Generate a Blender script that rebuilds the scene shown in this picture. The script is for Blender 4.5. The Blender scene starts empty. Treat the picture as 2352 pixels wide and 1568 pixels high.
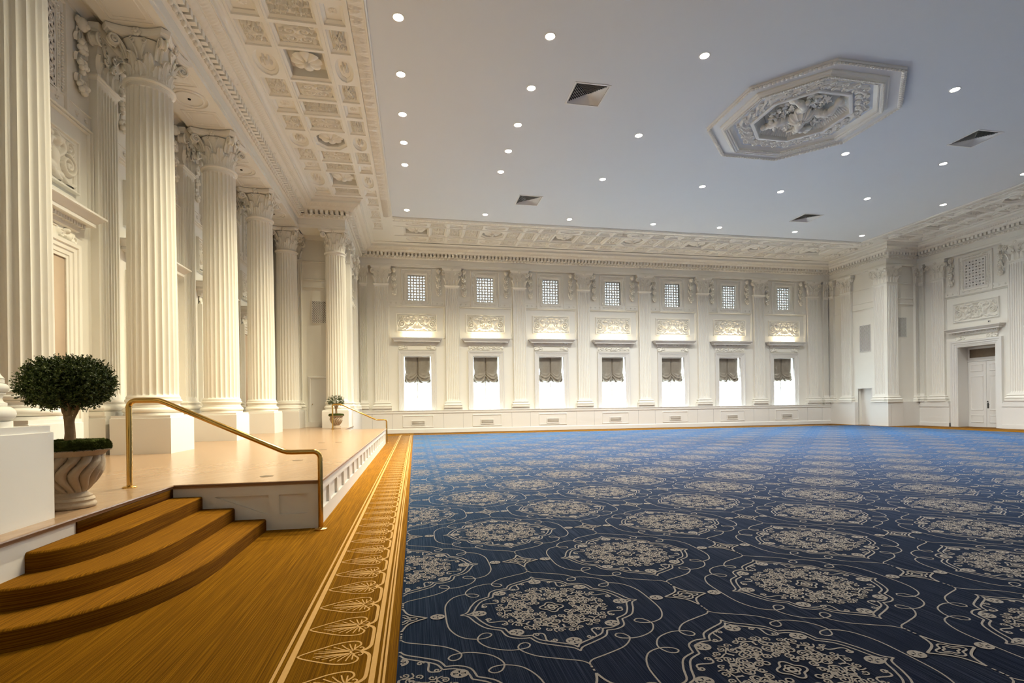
import bpy, math, random
import numpy as np
from mathutils import Matrix, Vector

random.seed(7)
RNG = np.random.default_rng(7)
SC = bpy.context.scene
COL = SC.collection
PI = math.pi
sin, cos = math.sin, math.cos


# ---------------------------------------------------------------- mesh builder
class MB:
    """collects polygons and links them as ONE mesh object"""

    def __init__(self):
        self.v = []
        self.n = 0
        self.g = []          # (faces array m x k, material index)

    def add(self, V, F, mat=0):
        V = np.asarray(V, float).reshape(-1, 3)
        F = np.asarray(F, int)
        if F.ndim == 1:
            F = F[None, :]
        self.g.append((F + self.n, mat))
        self.v.append(V)
        self.n += len(V)
        return self

    def box(self, x0, x1, y0, y1, z0, z1, mat=0):
        V = [(x0, y0, z0), (x1, y0, z0), (x1, y1, z0), (x0, y1, z0),
             (x0, y0, z1), (x1, y0, z1), (x1, y1, z1), (x0, y1, z1)]
        F = [(3, 2, 1, 0), (4, 5, 6, 7), (0, 1, 5, 4), (1, 2, 6, 5), (2, 3, 7, 6), (3, 0, 4, 7)]
        return self.add(V, F, mat)

    def grid(self, P, wu=False, wv=False, mat=0, flip=False):
        """P: (nu, nv, 3)"""
        P = np.asarray(P, float)
        nu, nv = P.shape[:2]
        I = np.arange(nu * nv).reshape(nu, nv)
        iu = np.arange(nu if wu else nu - 1)
        iv = np.arange(nv if wv else nv - 1)
        A, B = np.meshgrid(iu, iv, indexing='ij')
        A2, B2 = (A + 1) % nu, (B + 1) % nv
        F = np.stack([I[A, B], I[A2, B], I[A2, B2], I[A, B2]], -1).reshape(-1, 4)
        if flip:
            F = F[:, ::-1]
        return self.add(P.reshape(-1, 3), F, mat)

    def lathe(self, prof, n=32, c=(0, 0, 0), mat=0, cap=False, rmod=None):
        prof = np.asarray(prof, float)
        t = np.linspace(0, 2 * PI, n, endpoint=False)
        P = np.zeros((n, len(prof), 3))
        R = prof[None, :, 0].repeat(n, 0)
        if rmod is not None:
            R = rmod(t[:, None], prof[None, :, 0], prof[None, :, 1])
        P[:, :, 0] = c[0] + R * np.cos(t)[:, None]
        P[:, :, 1] = c[1] + R * np.sin(t)[:, None]
        P[:, :, 2] = c[2] + prof[None, :, 1]
        self.grid(P, wu=True, mat=mat)
        if cap:
            for j, fl in ((0, True), (len(prof) - 1, False)):
                idx = np.arange(n)
                self.add(P[:, j], idx[::-1] if fl else idx, mat)
        return self

    def tube(self, path, r, n=8, closed=False, mat=0, up=(0, 0, 1), flat=1.0):
        p = np.asarray(path, float)
        m = len(p)
        r = np.broadcast_to(np.asarray(r, float), (m,))
        if closed:
            t = np.roll(p, -1, 0) - np.roll(p, 1, 0)
        else:
            t = np.gradient(p, axis=0)
        t /= np.linalg.norm(t, axis=1)[:, None] + 1e-12
        u = np.asarray(up, float)
        a = np.cross(t, u)
        ln = np.linalg.norm(a, axis=1)
        bad = ln < 0.2
        if bad.any():
            a[bad] = np.cross(t[bad], np.array([0.93, 0.36, 0.1]))
            ln = np.linalg.norm(a, axis=1)
        a /= ln[:, None]
        for i in range(1, m):
            if np.dot(a[i], a[i - 1]) < 0:
                a[i] = -a[i]
        b = np.cross(a, t)
        th = np.linspace(0, 2 * PI, n, endpoint=False)
        P = p[:, None] + (a[:, None] * np.cos(th)[None, :, None] + b[:, None] * np.sin(th)[None, :, None] * flat) * r[:, None, None]
        self.grid(P, wu=closed, wv=True, mat=mat)
        if not closed:
            self.add(P[0], np.arange(n)[::-1], mat)
            self.add(P[-1], np.arange(n), mat)
        return self

    def ball(self, c, r, nu=10, nv=7, mat=0):
        r = np.broadcast_to(np.asarray(r, float), (3,))
        ph = np.linspace(0.05, PI - 0.05, nv)
        t = np.linspace(0, 2 * PI, nu, endpoint=False)
        P = np.zeros((nu, nv, 3))
        P[..., 0] = c[0] + r[0] * np.cos(t)[:, None] * np.sin(ph)
        P[..., 1] = c[1] + r[1] * np.sin(t)[:, None] * np.sin(ph)
        P[..., 2] = c[2] - r[2] * np.cos(ph)[None, :]
        return self.grid(P, wu=True, mat=mat)

    def prism(self, poly, z0, z1, mat=0, axis=2):
        """poly in the two other axes, extruded along axis"""
        n = len(poly)
        def pt(a, b, h):
            return {2: (a, b, h), 1: (a, h, b), 0: (h, a, b)}[axis]
        V = [pt(a, b, z0) for a, b in poly] + [pt(a, b, z1) for a, b in poly]
        i = np.arange(n)
        self.add(V, np.stack([i, (i + 1) % n, (i + 1) % n + n, i + n], -1), mat)
        self.add(V[:n], i[::-1], mat)
        self.add(V[n:], i, mat)
        return self

    def loft(self, secs, mat=0):
        """secs: list of (z, x0, x1, y0, y1) rectangles"""
        P = np.array([[(x0, y0, z), (x1, y0, z), (x1, y1, z), (x0, y1, z)] for z, x0, x1, y0, y1 in secs], float)
        self.grid(P, wv=True, mat=mat)
        self.add(P[0], [3, 2, 1, 0], mat)
        self.add(P[-1], [0, 1, 2, 3], mat)
        return self

    def ring(self, u0, u1, z0, z1, prof, mat=0):
        """rectangular moulding frame on a wall (x along, y depth, z up); prof: (outward offset, y)"""
        P = np.array([[(u0 - o, y, z0 - o), (u1 + o, y, z0 - o), (u1 + o, y, z1 + o), (u0 - o, y, z1 + o)] for o, y in prof], float)
        return self.grid(P, wv=True, mat=mat)

    def arch3(self, u0, u1, z0, z1, prof, mat=0):
        """three sided surround (open at the bottom)"""
        P = np.array([[(u0 - o, y, z0), (u0 - o, y, z1 + o), (u1 + o, y, z1 + o), (u1 + o, y, z0)] for o, y in prof], float)
        return self.grid(P, mat=mat)

    def xf(self, M):
        M = np.array(M)
        self.v = [a @ M[:3, :3].T + M[:3, 3] for a in self.v]
        return self

    def mesh(self, name, mats, smooth=35):
        V = np.concatenate(self.v)
        me = bpy.data.meshes.new(name)
        me.vertices.add(len(V))
        me.vertices.foreach_set('co', V.ravel())
        nl = sum(F.size for F, _ in self.g)
        nf = sum(len(F) for F, _ in self.g)
        me.loops.add(nl)
        me.polygons.add(nf)
        me.loops.foreach_set('vertex_index', np.concatenate([F.ravel() for F, _ in self.g]))
        tot = np.concatenate([np.full(len(F), F.shape[1]) for F, _ in self.g])
        me.polygons.foreach_set('loop_start', np.concatenate([[0], np.cumsum(tot)[:-1]]))
        me.polygons.foreach_set('material_index', np.concatenate([np.full(len(F), m) for F, m in self.g]))
        for m in (mats if isinstance(mats, (list, tuple)) else [mats]):
            me.materials.append(m)
        me.update(calc_edges=True)
        me.validate()
        if smooth:
            me.polygons.foreach_set('use_smooth', np.ones(len(me.polygons), bool))
            me.set_sharp_from_angle(angle=math.radians(smooth))
        return me

    def obj(self, name, mats, parent=None, smooth=35):
        o = bpy.data.objects.new(name, self.mesh(name, mats, smooth))
        COL.objects.link(o)
        if parent is not None:
            o.parent = parent
        return o


def link(name, me, parent=None, loc=(0, 0, 0), rz=0.0, scale=None):
    o = bpy.data.objects.new(name, me)
    COL.objects.link(o)
    o.location = loc
    o.rotation_euler = (0, 0, rz)
    if scale:
        o.scale = scale
    if parent is not None:
        o.parent = parent
    return o


def tag(o, label, cat, group=None, kind=None):
    o['label'] = label
    o['category'] = cat
    if group:
        o['group'] = group
    if kind:
        o['kind'] = kind
    return o


def thing(name, label, cat, loc=(0, 0, 0), rz=0.0, group=None, kind=None):
    o = bpy.data.objects.new(name, None)
    o.empty_display_size = 0.1
    COL.objects.link(o)
    o.location = loc
    o.rotation_euler = (0, 0, rz)
    return tag(o, label, cat, group, kind)


def copy_tree(src, loc, rz, label, parent=None):
    c = src.copy()
    COL.objects.link(c)
    if parent is None:
        c.location = loc
        c.rotation_euler = (0, 0, rz)
        c['label'] = label
    else:
        c.parent = parent
    for ch in list(src.children):
        copy_tree(ch, None, None, None, c)
    return c


ORD = ['first', 'second', 'third', 'fourth', 'fifth', 'sixth', 'seventh', 'eighth', 'ninth', 'tenth']


# ---------------------------------------------------------------- materials
def new_mat(name):
    m = bpy.data.materials.new(name)
    m.use_nodes = True
    nt = m.node_tree
    b = nt.nodes['Principled BSDF']
    return m, nt, b


def setc(b, col, rough=0.5, spec=0.5, metal=0.0):
    b.inputs['Base Color'].default_value = (*col, 1)
    b.inputs['Roughness'].default_value = rough
    b.inputs['Specular IOR Level'].default_value = spec
    b.inputs['Metallic'].default_value = metal


def plain(name, col, rough=0.5, spec=0.4, metal=0.0, noise=0.0, nscale=6.0, bump=0.0, bscale=40.0):
    m, nt, b = new_mat(name)
    setc(b, col, rough, spec, metal)
    if noise or bump:
        tc = nt.nodes.new('ShaderNodeTexCoord')
    if noise:
        n = nt.nodes.new('ShaderNodeTexNoise')
        n.inputs['Scale'].default_value = nscale
        n.inputs['Detail'].default_value = 4
        nt.links.new(tc.outputs['Object'], n.inputs['Vector'])
        mx = nt.nodes.new('ShaderNodeMix')
        mx.data_type = 'RGBA'
        mx.inputs['A'].default_value = (*[c * (1 - noise) for c in col], 1)
        mx.inputs['B'].default_value = (*[min(1, c * (1 + noise)) for c in col], 1)
        nt.links.new(n.outputs['Fac'], mx.inputs['Factor'])
        nt.links.new(mx.outputs['Result'], b.inputs['Base Color'])
    if bump:
        n2 = nt.nodes.new('ShaderNodeTexNoise')
        n2.inputs['Scale'].default_value = bscale
        n2.inputs['Detail'].default_value = 3
        nt.links.new(tc.outputs['Object'], n2.inputs['Vector'])
        bp = nt.nodes.new('ShaderNodeBump')
        bp.inputs['Strength'].default_value = bump
        bp.inputs['Distance'].default_value = 0.01
        nt.links.new(n2.outputs['Fac'], bp.inputs['Height'])
        nt.links.new(bp.outputs['Normal'], b.inputs['Normal'])
    return m


def emit(name, col, strength):
    m = bpy.data.materials.new(name)
    m.use_nodes = True
    nt = m.node_tree
    nt.nodes.clear()
    e = nt.nodes.new('ShaderNodeEmission')
    e.inputs['Color'].default_value = (*col, 1)
    e.inputs['Strength'].default_value = strength
    o = nt.nodes.new('ShaderNodeOutputMaterial')
    nt.links.new(e.outputs[0], o.inputs['Surface'])
    return m


def streaked(name, dark, light, scale, rough=0.9, axis_stretch=(60, 1.6, 1), sheen=0.3, contrast=(0.38, 0.66), tint=(1, 1, 1)):
    """carpet with fine woven streaks"""
    m, nt, b = new_mat(name)
    setc(b, light, rough, 0.08)
    b.inputs['Sheen Weight'].default_value = sheen
    b.inputs['Sheen Roughness'].default_value = 0.45
    b.inputs['Sheen Tint'].default_value = (*tint, 1)
    tc = nt.nodes.new('ShaderNodeTexCoord')
    mp = nt.nodes.new('ShaderNodeMapping')
    mp.inputs['Scale'].default_value = axis_stretch
    nt.links.new(tc.outputs['Object'], mp.inputs['Vector'])
    n = nt.nodes.new('ShaderNodeTexNoise')
    n.inputs['Scale'].default_value = scale
    n.inputs['Detail'].default_value = 2
    n.inputs['Roughness'].default_value = 0.65
    nt.links.new(mp.outputs['Vector'], n.inputs['Vector'])
    r = nt.nodes.new('ShaderNodeValToRGB')
    r.color_ramp.elements[0].position = contrast[0]
    r.color_ramp.elements[0].color = (*dark, 1)
    r.color_ramp.elements[1].position = contrast[1]
    r.color_ramp.elements[1].color = (*light, 1)
    nt.links.new(n.outputs['Fac'], r.inputs['Fac'])
    nt.links.new(r.outputs['Color'], b.inputs['Base Color'])
    n2 = nt.nodes.new('ShaderNodeTexNoise')
    n2.inputs['Scale'].default_value = 260
    nt.links.new(tc.outputs['Object'], n2.inputs['Vector'])
    bp = nt.nodes.new('ShaderNodeBump')
    bp.inputs['Strength'].default_value = 0.35
    bp.inputs['Distance'].default_value = 0.004
    nt.links.new(n2.outputs['Fac'], bp.inputs['Height'])
    nt.links.new(bp.outputs['Normal'], b.inputs['Normal'])
    return m


M = {}
M['plaster'] = plain('cream_plaster', (0.83, 0.81, 0.74), 0.55, 0.3, noise=0.02, nscale=2.0)
M['white'] = plain('white_paint', (0.75, 0.735, 0.695), 0.45, 0.35)
M['carved'] = plain('carved_plaster', (0.83, 0.803, 0.72), 0.65, 0.25)
M['ceil'] = plain('ceiling_paint', (0.715, 0.735, 0.75), 0.8, 0.15, noise=0.015, nscale=0.6)
M['fabricwall'] = plain('tan_fabric_panel', (0.52, 0.41, 0.31), 0.9, 0.1, noise=0.05, nscale=5)
M['brass'] = plain('polished_brass', (0.62, 0.40, 0.12), 0.17, 0.5, 1.0, noise=0.06, nscale=20)
M['dark'] = plain('dark_void', (0.012, 0.011, 0.010), 0.9, 0.1)
M['grillegrey'] = plain('grille_shadow', (0.05, 0.05, 0.055), 0.8, 0.2)
M['ventmetal'] = plain('vent_enamel', (0.62, 0.60, 0.56), 0.5, 0.4)
M['stone'] = plain('cast_stone_urn', (0.42, 0.33, 0.235), 0.6, 0.3, noise=0.14, nscale=14, bump=0.25, bscale=60)
M['moss'] = plain('moss', (0.055, 0.07, 0.014), 0.95, 0.1, noise=0.5, nscale=40, bump=1.0, bscale=90)
M['bark'] = plain('bark', (0.30, 0.20, 0.115), 0.9, 0.1, noise=0.3, nscale=25, bump=0.6, bscale=50)
M['leafA'] = plain('boxwood_leaf', (0.034, 0.058, 0.009), 0.5, 0.4, noise=0.5, nscale=25)
M['leafB'] = plain('boxwood_leaf_young', (0.085, 0.115, 0.020), 0.5, 0.4, noise=0.3, nscale=25)
M['blind'] = plain('damask_blind', (0.27, 0.24, 0.195), 0.85, 0.15, noise=0.12, nscale=9)
M['greyback'] = plain('grey_backing', (0.24, 0.23, 0.21), 0.8, 0.2)
M['socket'] = plain('brushed_socket_cover', (0.20, 0.15, 0.10), 0.45, 0.4, 0.3)
M['handle'] = plain('dark_bronze', (0.03, 0.028, 0.025), 0.35, 0.5, 0.8)
M['woodbrown'] = plain('dark_transom', (0.20, 0.15, 0.10), 0.6, 0.3, noise=0.2, nscale=8)
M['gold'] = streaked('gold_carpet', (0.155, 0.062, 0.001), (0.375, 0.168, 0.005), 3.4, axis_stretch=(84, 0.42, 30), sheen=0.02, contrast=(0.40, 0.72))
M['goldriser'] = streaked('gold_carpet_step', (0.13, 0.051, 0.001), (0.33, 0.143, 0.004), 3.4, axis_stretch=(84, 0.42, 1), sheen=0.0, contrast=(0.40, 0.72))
M['goldface_shaded'] = streaked('gold_carpet_riser_shaded', (0.09, 0.033, 0.001), (0.235, 0.10, 0.003), 3.4, axis_stretch=(0.5, 0.5, 70), sheen=0.0, contrast=(0.40, 0.72))  # same step carpet, darker: the shade on the risers is in the colour
M['goldline'] = plain('tan_carpet_line', (0.46, 0.275, 0.10), 0.9, 0.1, noise=0.1, nscale=60)
M['navy'] = streaked('navy_carpet', (0.0090, 0.0135, 0.042), (0.066, 0.086, 0.160), 3.0, axis_stretch=(84, 0.4, 1), sheen=0.42, contrast=(0.46, 0.73), tint=(0.16, 0.46, 1.0))
M['navyline'] = plain('beige_carpet_line', (0.165, 0.142, 0.134), 0.9, 0.1, noise=0.1, nscale=60)


_b = M['navyline'].node_tree.nodes['Principled BSDF']
_b.inputs['Sheen Weight'].default_value = 0.3
_b.inputs['Sheen Tint'].default_value = (0.6, 0.78, 1.0, 1)


def wood_floor():
    m, nt, b = new_mat('maple_stage_floor')
    setc(b, (0.6, 0.4, 0.25), 0.22, 0.5)
    tc = nt.nodes.new('ShaderNodeTexCoord')
    mp = nt.nodes.new('ShaderNodeMapping')
    mp.inputs['Rotation'].default_value = (0, 0, math.radians(-64))
    nt.links.new(tc.outputs['Object'], mp.inputs['Vector'])
    br = nt.nodes.new('ShaderNodeTexBrick')
    br.inputs['Scale'].default_value = 1.0
    br.inputs['Brick Width'].default_value = 1.4
    br.inputs['Row Height'].default_value = 0.085
    br.inputs['Mortar Size'].default_value = 0.0012
    br.inputs['Color1'].default_value = (0.385, 0.255, 0.155, 1)
    br.inputs['Color2'].default_value = (0.35, 0.228, 0.135, 1)
    br.inputs['Mortar'].default_value = (0.28, 0.175, 0.10, 1)
    nt.links.new(mp.outputs['Vector'], br.inputs['Vector'])
    nt.links.new(br.outputs['Color'], b.inputs['Base Color'])
    return m


M['wood'] = wood_floor()
M['woodedge'] = plain('maple_nosing', (0.29, 0.185, 0.115), 0.3, 0.5, noise=0.08, nscale=10)


def glass_mat():
    m = bpy.data.materials.new('window_glass')
    m.use_nodes = True
    nt = m.node_tree
    nt.nodes.clear()
    t = nt.nodes.new('ShaderNodeBsdfTransparent')
    g = nt.nodes.new('ShaderNodeBsdfGlossy')
    g.inputs['Roughness'].default_value = 0.03
    mx = nt.nodes.new('ShaderNodeMixShader')
    o = nt.nodes.new('ShaderNodeOutputMaterial')
    mx.inputs[0].default_value = 0.06
    nt.links.new(t.outputs[0], mx.inputs[1])
    nt.links.new(g.outputs[0], mx.inputs[2])
    nt.links.new(mx.outputs[0], o.inputs['Surface'])
    return m


M['glass'] = glass_mat()
M['lamp'] = emit('lamp_lens', (1.0, 0.93, 0.80), 22.0)


def dimming_pane_mat():  # tinted translucent pane, added behind the lattices to dim the sky
    m = bpy.data.materials.new('dimming_pane')
    m.use_nodes = True
    nt = m.node_tree
    nt.nodes.clear()
    t = nt.nodes.new('ShaderNodeBsdfTranslucent')
    t.inputs['Color'].default_value = (0.34, 0.36, 0.375, 1)
    g = nt.nodes.new('ShaderNodeBsdfGlossy')
    g.inputs['Roughness'].default_value = 0.3
    mx = nt.nodes.new('ShaderNodeMixShader')
    mx.inputs[0].default_value = 0.06
    o = nt.nodes.new('ShaderNodeOutputMaterial')
    nt.links.new(t.outputs[0], mx.inputs[1])
    nt.links.new(g.outputs[0], mx.inputs[2])
    nt.links.new(mx.outputs[0], o.inputs['Surface'])
    return m


M['dimmer'] = dimming_pane_mat()
M['strip'] = emit('warm_strip', (1.0, 0.80, 0.50), 14.0)


# ---------------------------------------------------------------- carved relief (real height field)
def spiral(cx, cz, r, turns=1.6, a0=0.0, d=1, n=60):
    t = np.linspace(0, 1, n)
    a = a0 + d * t * turns * 2 * PI
    rr = r * (1 - 0.88 * t)
    return np.stack([cx + rr * np.cos(a), cz + rr * np.sin(a)], -1)


def scurve(p, q, bulge, n=30):
    p, q = np.array(p, float), np.array(q, float)
    t = np.linspace(0, 1, n)[:, None]
    d = q - p
    nrm = np.array([-d[1], d[0]])
    return p + d * t + nrm * bulge * np.sin(t * 2 * PI)


def arc(cx, cz, r, a0, a1, n=24):
    a = np.linspace(a0, a1, n)
    return np.stack([cx + r * np.cos(a), cz + r * np.sin(a)], -1)


def height(w, h, strokes, blobs, nx, nz, mirror=True, lines_w=0.03, amp=0.04):
    """strokes: list of (pts, width, height); blobs: (cx, cz, rx, rz, height); all on the x>=0 half when mirrored"""
    x = np.linspace(-w / 2, w / 2, nx)
    z = np.linspace(-h / 2, h / 2, nz)
    X, Z = np.meshgrid(x, z, indexing='ij')
    Q = np.stack([np.abs(X) if mirror else X, Z], -1)
    H = np.zeros_like(X)
    for pts, wd, ht in strokes:
        pts = np.asarray(pts)
        a, b = pts[:-1], pts[1:]
        D = np.full(X.shape, 9.0)
        for p, q in zip(a, b):
            d = q - p
            L = d @ d + 1e-12
            t = np.clip(((Q - p) @ d) / L, 0, 1)
            e = Q - p - t[..., None] * d
            D = np.minimum(D, np.hypot(e[..., 0], e[..., 1]))
        k = np.clip(1 - (D / wd) ** 2, 0, None)
        H = np.maximum(H, ht * np.sqrt(k))
    for cx, cz, rx, rz, ht in blobs:
        D = ((Q[..., 0] - cx) / rx) ** 2 + ((Q[..., 1] - cz) / rz) ** 2
        H = np.maximum(H, ht * np.sqrt(np.clip(1 - D, 0, None)))
    return X, Z, H


def relief_mesh(name, w, h, strokes, blobs, nx, nz, mat, mirror=True, horizontal=False):
    X, Z, H = height(w, h, strokes, blobs, nx, nz, mirror)
    mb = MB()
    if horizontal:                       # carved face looks down: x, y plane, relief towards -z
        P = np.stack([X, Z, -H], -1)
    else:                                # carved face looks along -y
        P = np.stack([X, -H, Z], -1)
    mb.grid(P)
    return mb.mesh(name, mat, 50)


def rosette_blobs(cx, cz, r, ht, n=8):
    out = [(cx, cz, r * 0.33, r * 0.33, ht)]
    for i in range(n):
        a = 2 * PI * i / n
        out.append((cx + r * 0.66 * cos(a), cz + r * 0.66 * sin(a), r * 0.36, r * 0.36, ht * 0.75))
    return out
# ---------------------------------------------------------------- key dimensions (metres)
ZS = 0.585                  # stage height
YF, YN = 27.8, -1.2         # window wall, wall behind the viewpoint
XA = -6.12                  # back wall of the stage alcove
XL, XR = -2.95, 25.65       # pier side walls
XRR = 27.75                 # wall with the double door
YRET = 23.84                # pier faces that look down the room
BAY = 3.705
WX = [0.135 + BAY * k for k in range(7)]                # window centres
PX = [-1.71 + 3.72 * k for k in range(8)]               # pilasters of the window wall
CY = [4.10, 7.82, 11.54, 15.26, 18.98, 22.70]           # columns along the stage
ZC = 9.876                  # ceiling
DIRY = {'far': 0.0, 'left': PI / 2, 'right': -PI / 2}


def struct(name, mb, mats, label, cat, smooth=35, loc=None):
    o = mb.obj(name, mats, None, smooth)
    return tag(o, label, cat, None, 'structure')


def cells(a0, a1, b0, b1, holes):
    A = sorted({a0, a1, *[h[0] for h in holes], *[h[1] for h in holes]})
    B = sorted({b0, b1, *[h[2] for h in holes], *[h[3] for h in holes]})
    A = [a for a in A if a0 <= a <= a1]
    B = [b for b in B if b0 <= b <= b1]
    out = []
    for i in range(len(A) - 1):
        for j in range(len(B) - 1):
            ca, cb = (A[i] + A[i + 1]) / 2, (B[j] + B[j + 1]) / 2
            if not any(h[0] < ca < h[1] and h[2] < cb < h[3] for h in holes):
                out.append((A[i], A[i + 1], B[j], B[j + 1]))
    return out


# ---------------------------------------------------------------- walls
mb = MB()
holes = []
for x in WX:
    holes += [(x - 0.72, x + 0.72, 1.21, 4.12), (x - 0.46, x + 0.46, 7.10, 8.43)]
for a, b, c, d in cells(XL - 0.3, XR + 0.3, 0, 10.4, holes):
    mb.box(a, b, YF, YF + 0.5, c, d)
struct('wall_far', mb, M['plaster'], 'long cream wall with the row of seven windows', 'wall')
mb = MB()
mb.box(XA - 0.3, XA, YN, YRET + 0.3, 0, 10.4)
struct('wall_left', mb, M['plaster'], 'cream back wall of the stage alcove behind the columns', 'wall')
mb = MB()
for a, b, c, d in cells(YRET, YF + 0.3, 0, 10.4, []):
    mb.box(XL - 0.3, XL, a, b, c, d)
mb.box(XA - 0.3, XL - 0.3, YRET, YRET + 0.3, 0, 10.4)
struct('wall_stage_end', mb, M['plaster'], 'cream pier wall at the far end of the stage with small door', 'wall')
mb = MB()
mb.box(XL - 0.3, XL, YN, 2.7, 0, 10.4)
mb.box(XA, XL - 0.3, 2.4, 2.7, 0, 10.4)
struct('wall_stage_near', mb, M['plaster'], 'cream pier wall at the near end of the stage', 'wall')
mb = MB()
for a, b, c, d in cells(YRET, YF + 0.3, 0, 10.4, [(24.85, 25.75, 0, 2.12)]):
    mb.box(XR, XR + 0.3, a, b, c, d)
mb.box(XR + 0.25, XR + 0.32, 24.7, 25.9, 0, 2.3)  # unseen backing added behind the small door to stop light leaking in
mb.box(XR + 0.3, XRR + 0.4, YRET, YRET + 0.3, 0, 10.4)
struct('wall_right_pier', mb, M['plaster'], 'cream projecting pier wall between window wall and double door', 'wall')
mb = MB()
for a, b, c, d in cells(YN, YRET + 0.3, 0, 10.4, [(19.99, 21.75, 0, 4.14)]):
    mb.box(XRR, XRR + 0.9, a, b, c, d)
mb.box(XRR + 0.72, XRR + 0.92, 19.8, 22.0, 0, 4.3)  # unseen backing added behind the double door against leaking daylight
struct('wall_right', mb, M['plaster'], 'cream right wall holding the tall double door', 'wall')
mb = MB()
mb.box(XA - 0.3, XRR + 0.9, YN - 0.3, YN, 0, 10.4)
struct('wall_near', mb, M['plaster'], 'plain cream wall behind the viewpoint', 'wall')

# ---------------------------------------------------------------- ceiling with the octagonal well
MC = (11.34, 13.26)
XE0, XE1, YE1 = -0.906, 23.46, 23.25


def octo(ap, n=8):
    r = ap / cos(PI / 8)
    return [(MC[0] + r * cos(PI / 8 + k * PI / 4), MC[1] + r * sin(PI / 8 + k * PI / 4)) for k in range(8)]


mb = MB()
ap = 1.20
DIFF = ((4.72, 13.28), (17.93, 13.45), (4.70, 20.57), (17.82, 20.58))
chole = [(x - 0.46, x + 0.46, y - 0.46, y + 0.46) for x, y in DIFF]
for a, b, c, d in cells(XE0, XE1, YN, YE1, [(MC[0] - ap, MC[0] + ap, MC[1] - ap, MC[1] + ap)] + chole):
    mb.add([(a, c, ZC), (a, d, ZC), (b, d, ZC), (b, c, ZC)], [0, 1, 2, 3])
o8 = octo(ap)
sq = [(MC[0] + ap * sx, MC[1] + ap * sy) for sx, sy in ((1, 1), (-1, 1), (-1, -1), (1, -1))]
for q, (i, j) in zip(sq, ((0, 1), (2, 3), (4, 5), (6, 7))):
    mb.add([(*q, ZC), (*o8[i], ZC), (*o8[j], ZC)], [0, 1, 2])
struct('ceiling', mb, M['ceil'], 'flat pale grey ceiling above the carpet', 'ceiling', 0)
mb = MB()
mb.box(XA - 0.5, XRR + 1.2, YN - 0.5, YF + 0.6, 10.4, 10.6)  # unseen slab added over the room to keep sky light out
struct('ceiling_light_block', mb, M['plaster'], 'unseen slab added above the coffers to block light', 'ceiling')
mb = MB()
mb.box(XA, -5.78, 2.7, YRET, 9.0, 9.2)
mb.box(-5.78, -2.95, 23.2, YRET, 9.0, 9.2)
mb.loft([(8.84, XA, XA + 0.05, 2.7, YRET), (8.90, XA, XA + 0.07, 2.7, YRET), (8.96, XA, XA + 0.14, 2.7, YRET), (9.0, XA, XA + 0.16, 2.7, YRET)])
mb.loft([(8.84, XA, XL, YRET - 0.05, YRET), (8.90, XA, XL, YRET - 0.07, YRET), (8.96, XA, XL, YRET - 0.14, YRET), (9.0, XA, XL, YRET - 0.16, YRET)])
struct('ceiling_alcove', mb, M['plaster'], 'narrow ceiling strip behind the stage columns', 'ceiling')


# ---------------------------------------------------------------- entablature swept round the room
PATH = [(27.5, 8.0), (27.5, 23.7), (25.5, 23.7), (25.5, 27.62), (-2.8, 27.62), (-2.8, 22.2), (-4.66, 22.2), (-4.66, 4.34), (-2.8, 4.34), (-2.8, YN)]


def offset_path(d):
    p = np.array(PATH, float)
    t = np.diff(p, axis=0)
    t /= np.linalg.norm(t, axis=1)[:, None]
    nn = np.stack([-t[:, 1], t[:, 0]], -1)
    out = [p[0] + nn[0] * d]
    for i in range(1, len(p) - 1):
        out.append(p[i] + (nn[i - 1] + nn[i]) * d)
    out.append(p[-1] + nn[-1] * d)
    return np.array(out), t, nn


def sweep(mb, prof):
    mb.grid(np.array([[(*q, z) for q in offset_path(d)[0]] for d, z in prof]), flip=True)


def along(d, step, skip=0.0):
    """points spaced along each segment of the offset path: (x, y, tangent, normal)"""
    P, t, nn = offset_path(d)
    for i in range(len(P) - 1):
        L = np.linalg.norm(P[i + 1] - P[i])
        k = max(1, round((L - 2 * skip) / step))
        for j in range(k):
            s = skip + (j + 0.5) * (L - 2 * skip) / k
            yield P[i] + t[i] * s, t[i], nn[i]


mb = MB()
sweep(mb, [(-0.32, 8.85), (0.0, 8.85), (0.0, 8.955), (0.02, 8.96), (0.02, 8.985), (0.0, 8.99), (0.0, 9.225), (0.03, 9.235), (0.05, 9.24)])
frieze = struct('trim_entablature', mb, M['plaster'], 'deep cream entablature running round the room under the ceiling', 'cornice', 30)
frieze.name = 'trim_1'
mb = MB()
sweep(mb, [(0.05, 9.24), (0.10, 9.27), (0.15, 9.34), (0.19, 9.355)])
for p, t, n in along(0.12, 0.195, 0.04):
    c = (p[0] + n[0] * 0.008, p[1] + n[1] * 0.008, 9.286)
    mb.ball(c, (0.066 * abs(t[0]) + 0.05 * abs(n[0]), 0.066 * abs(t[1]) + 0.05 * abs(n[1]), 0.060), 10, 7)
    for s in (-0.0975,):
        q = p + t * s
        mb.ball((q[0], q[1], 9.295), (0.018 * abs(t[0]) + 0.03 * abs(n[0]), 0.018 * abs(t[1]) + 0.03 * abs(n[1]), 0.06), 6, 5)
mb.obj('egg_moulding', M['carved'], frieze)
mb = MB()
sweep(mb, [(0.19, 9.355), (0.19, 9.36), (0.08, 9.362), (0.08, 9.50), (0.33, 9.505)])
for p, t, n in along(0.26, 0.195, 0.03):
    V = []
    hw = 0.060
    for z in (9.365, 9.506):
        for a, b in ((-hw, -0.185), (hw, -0.185), (hw, 0.055), (-hw, 0.055)):
            q = p + t * a + n * b
            V.append((q[0], q[1], z))
    mb.add(V, [(3, 2, 1, 0), (4, 5, 6, 7), (0, 1, 5, 4), (1, 2, 6, 5), (2, 3, 7, 6), (3, 0, 4, 7)])
mb.obj('dentil_moulding', M['plaster'], frieze)


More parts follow.
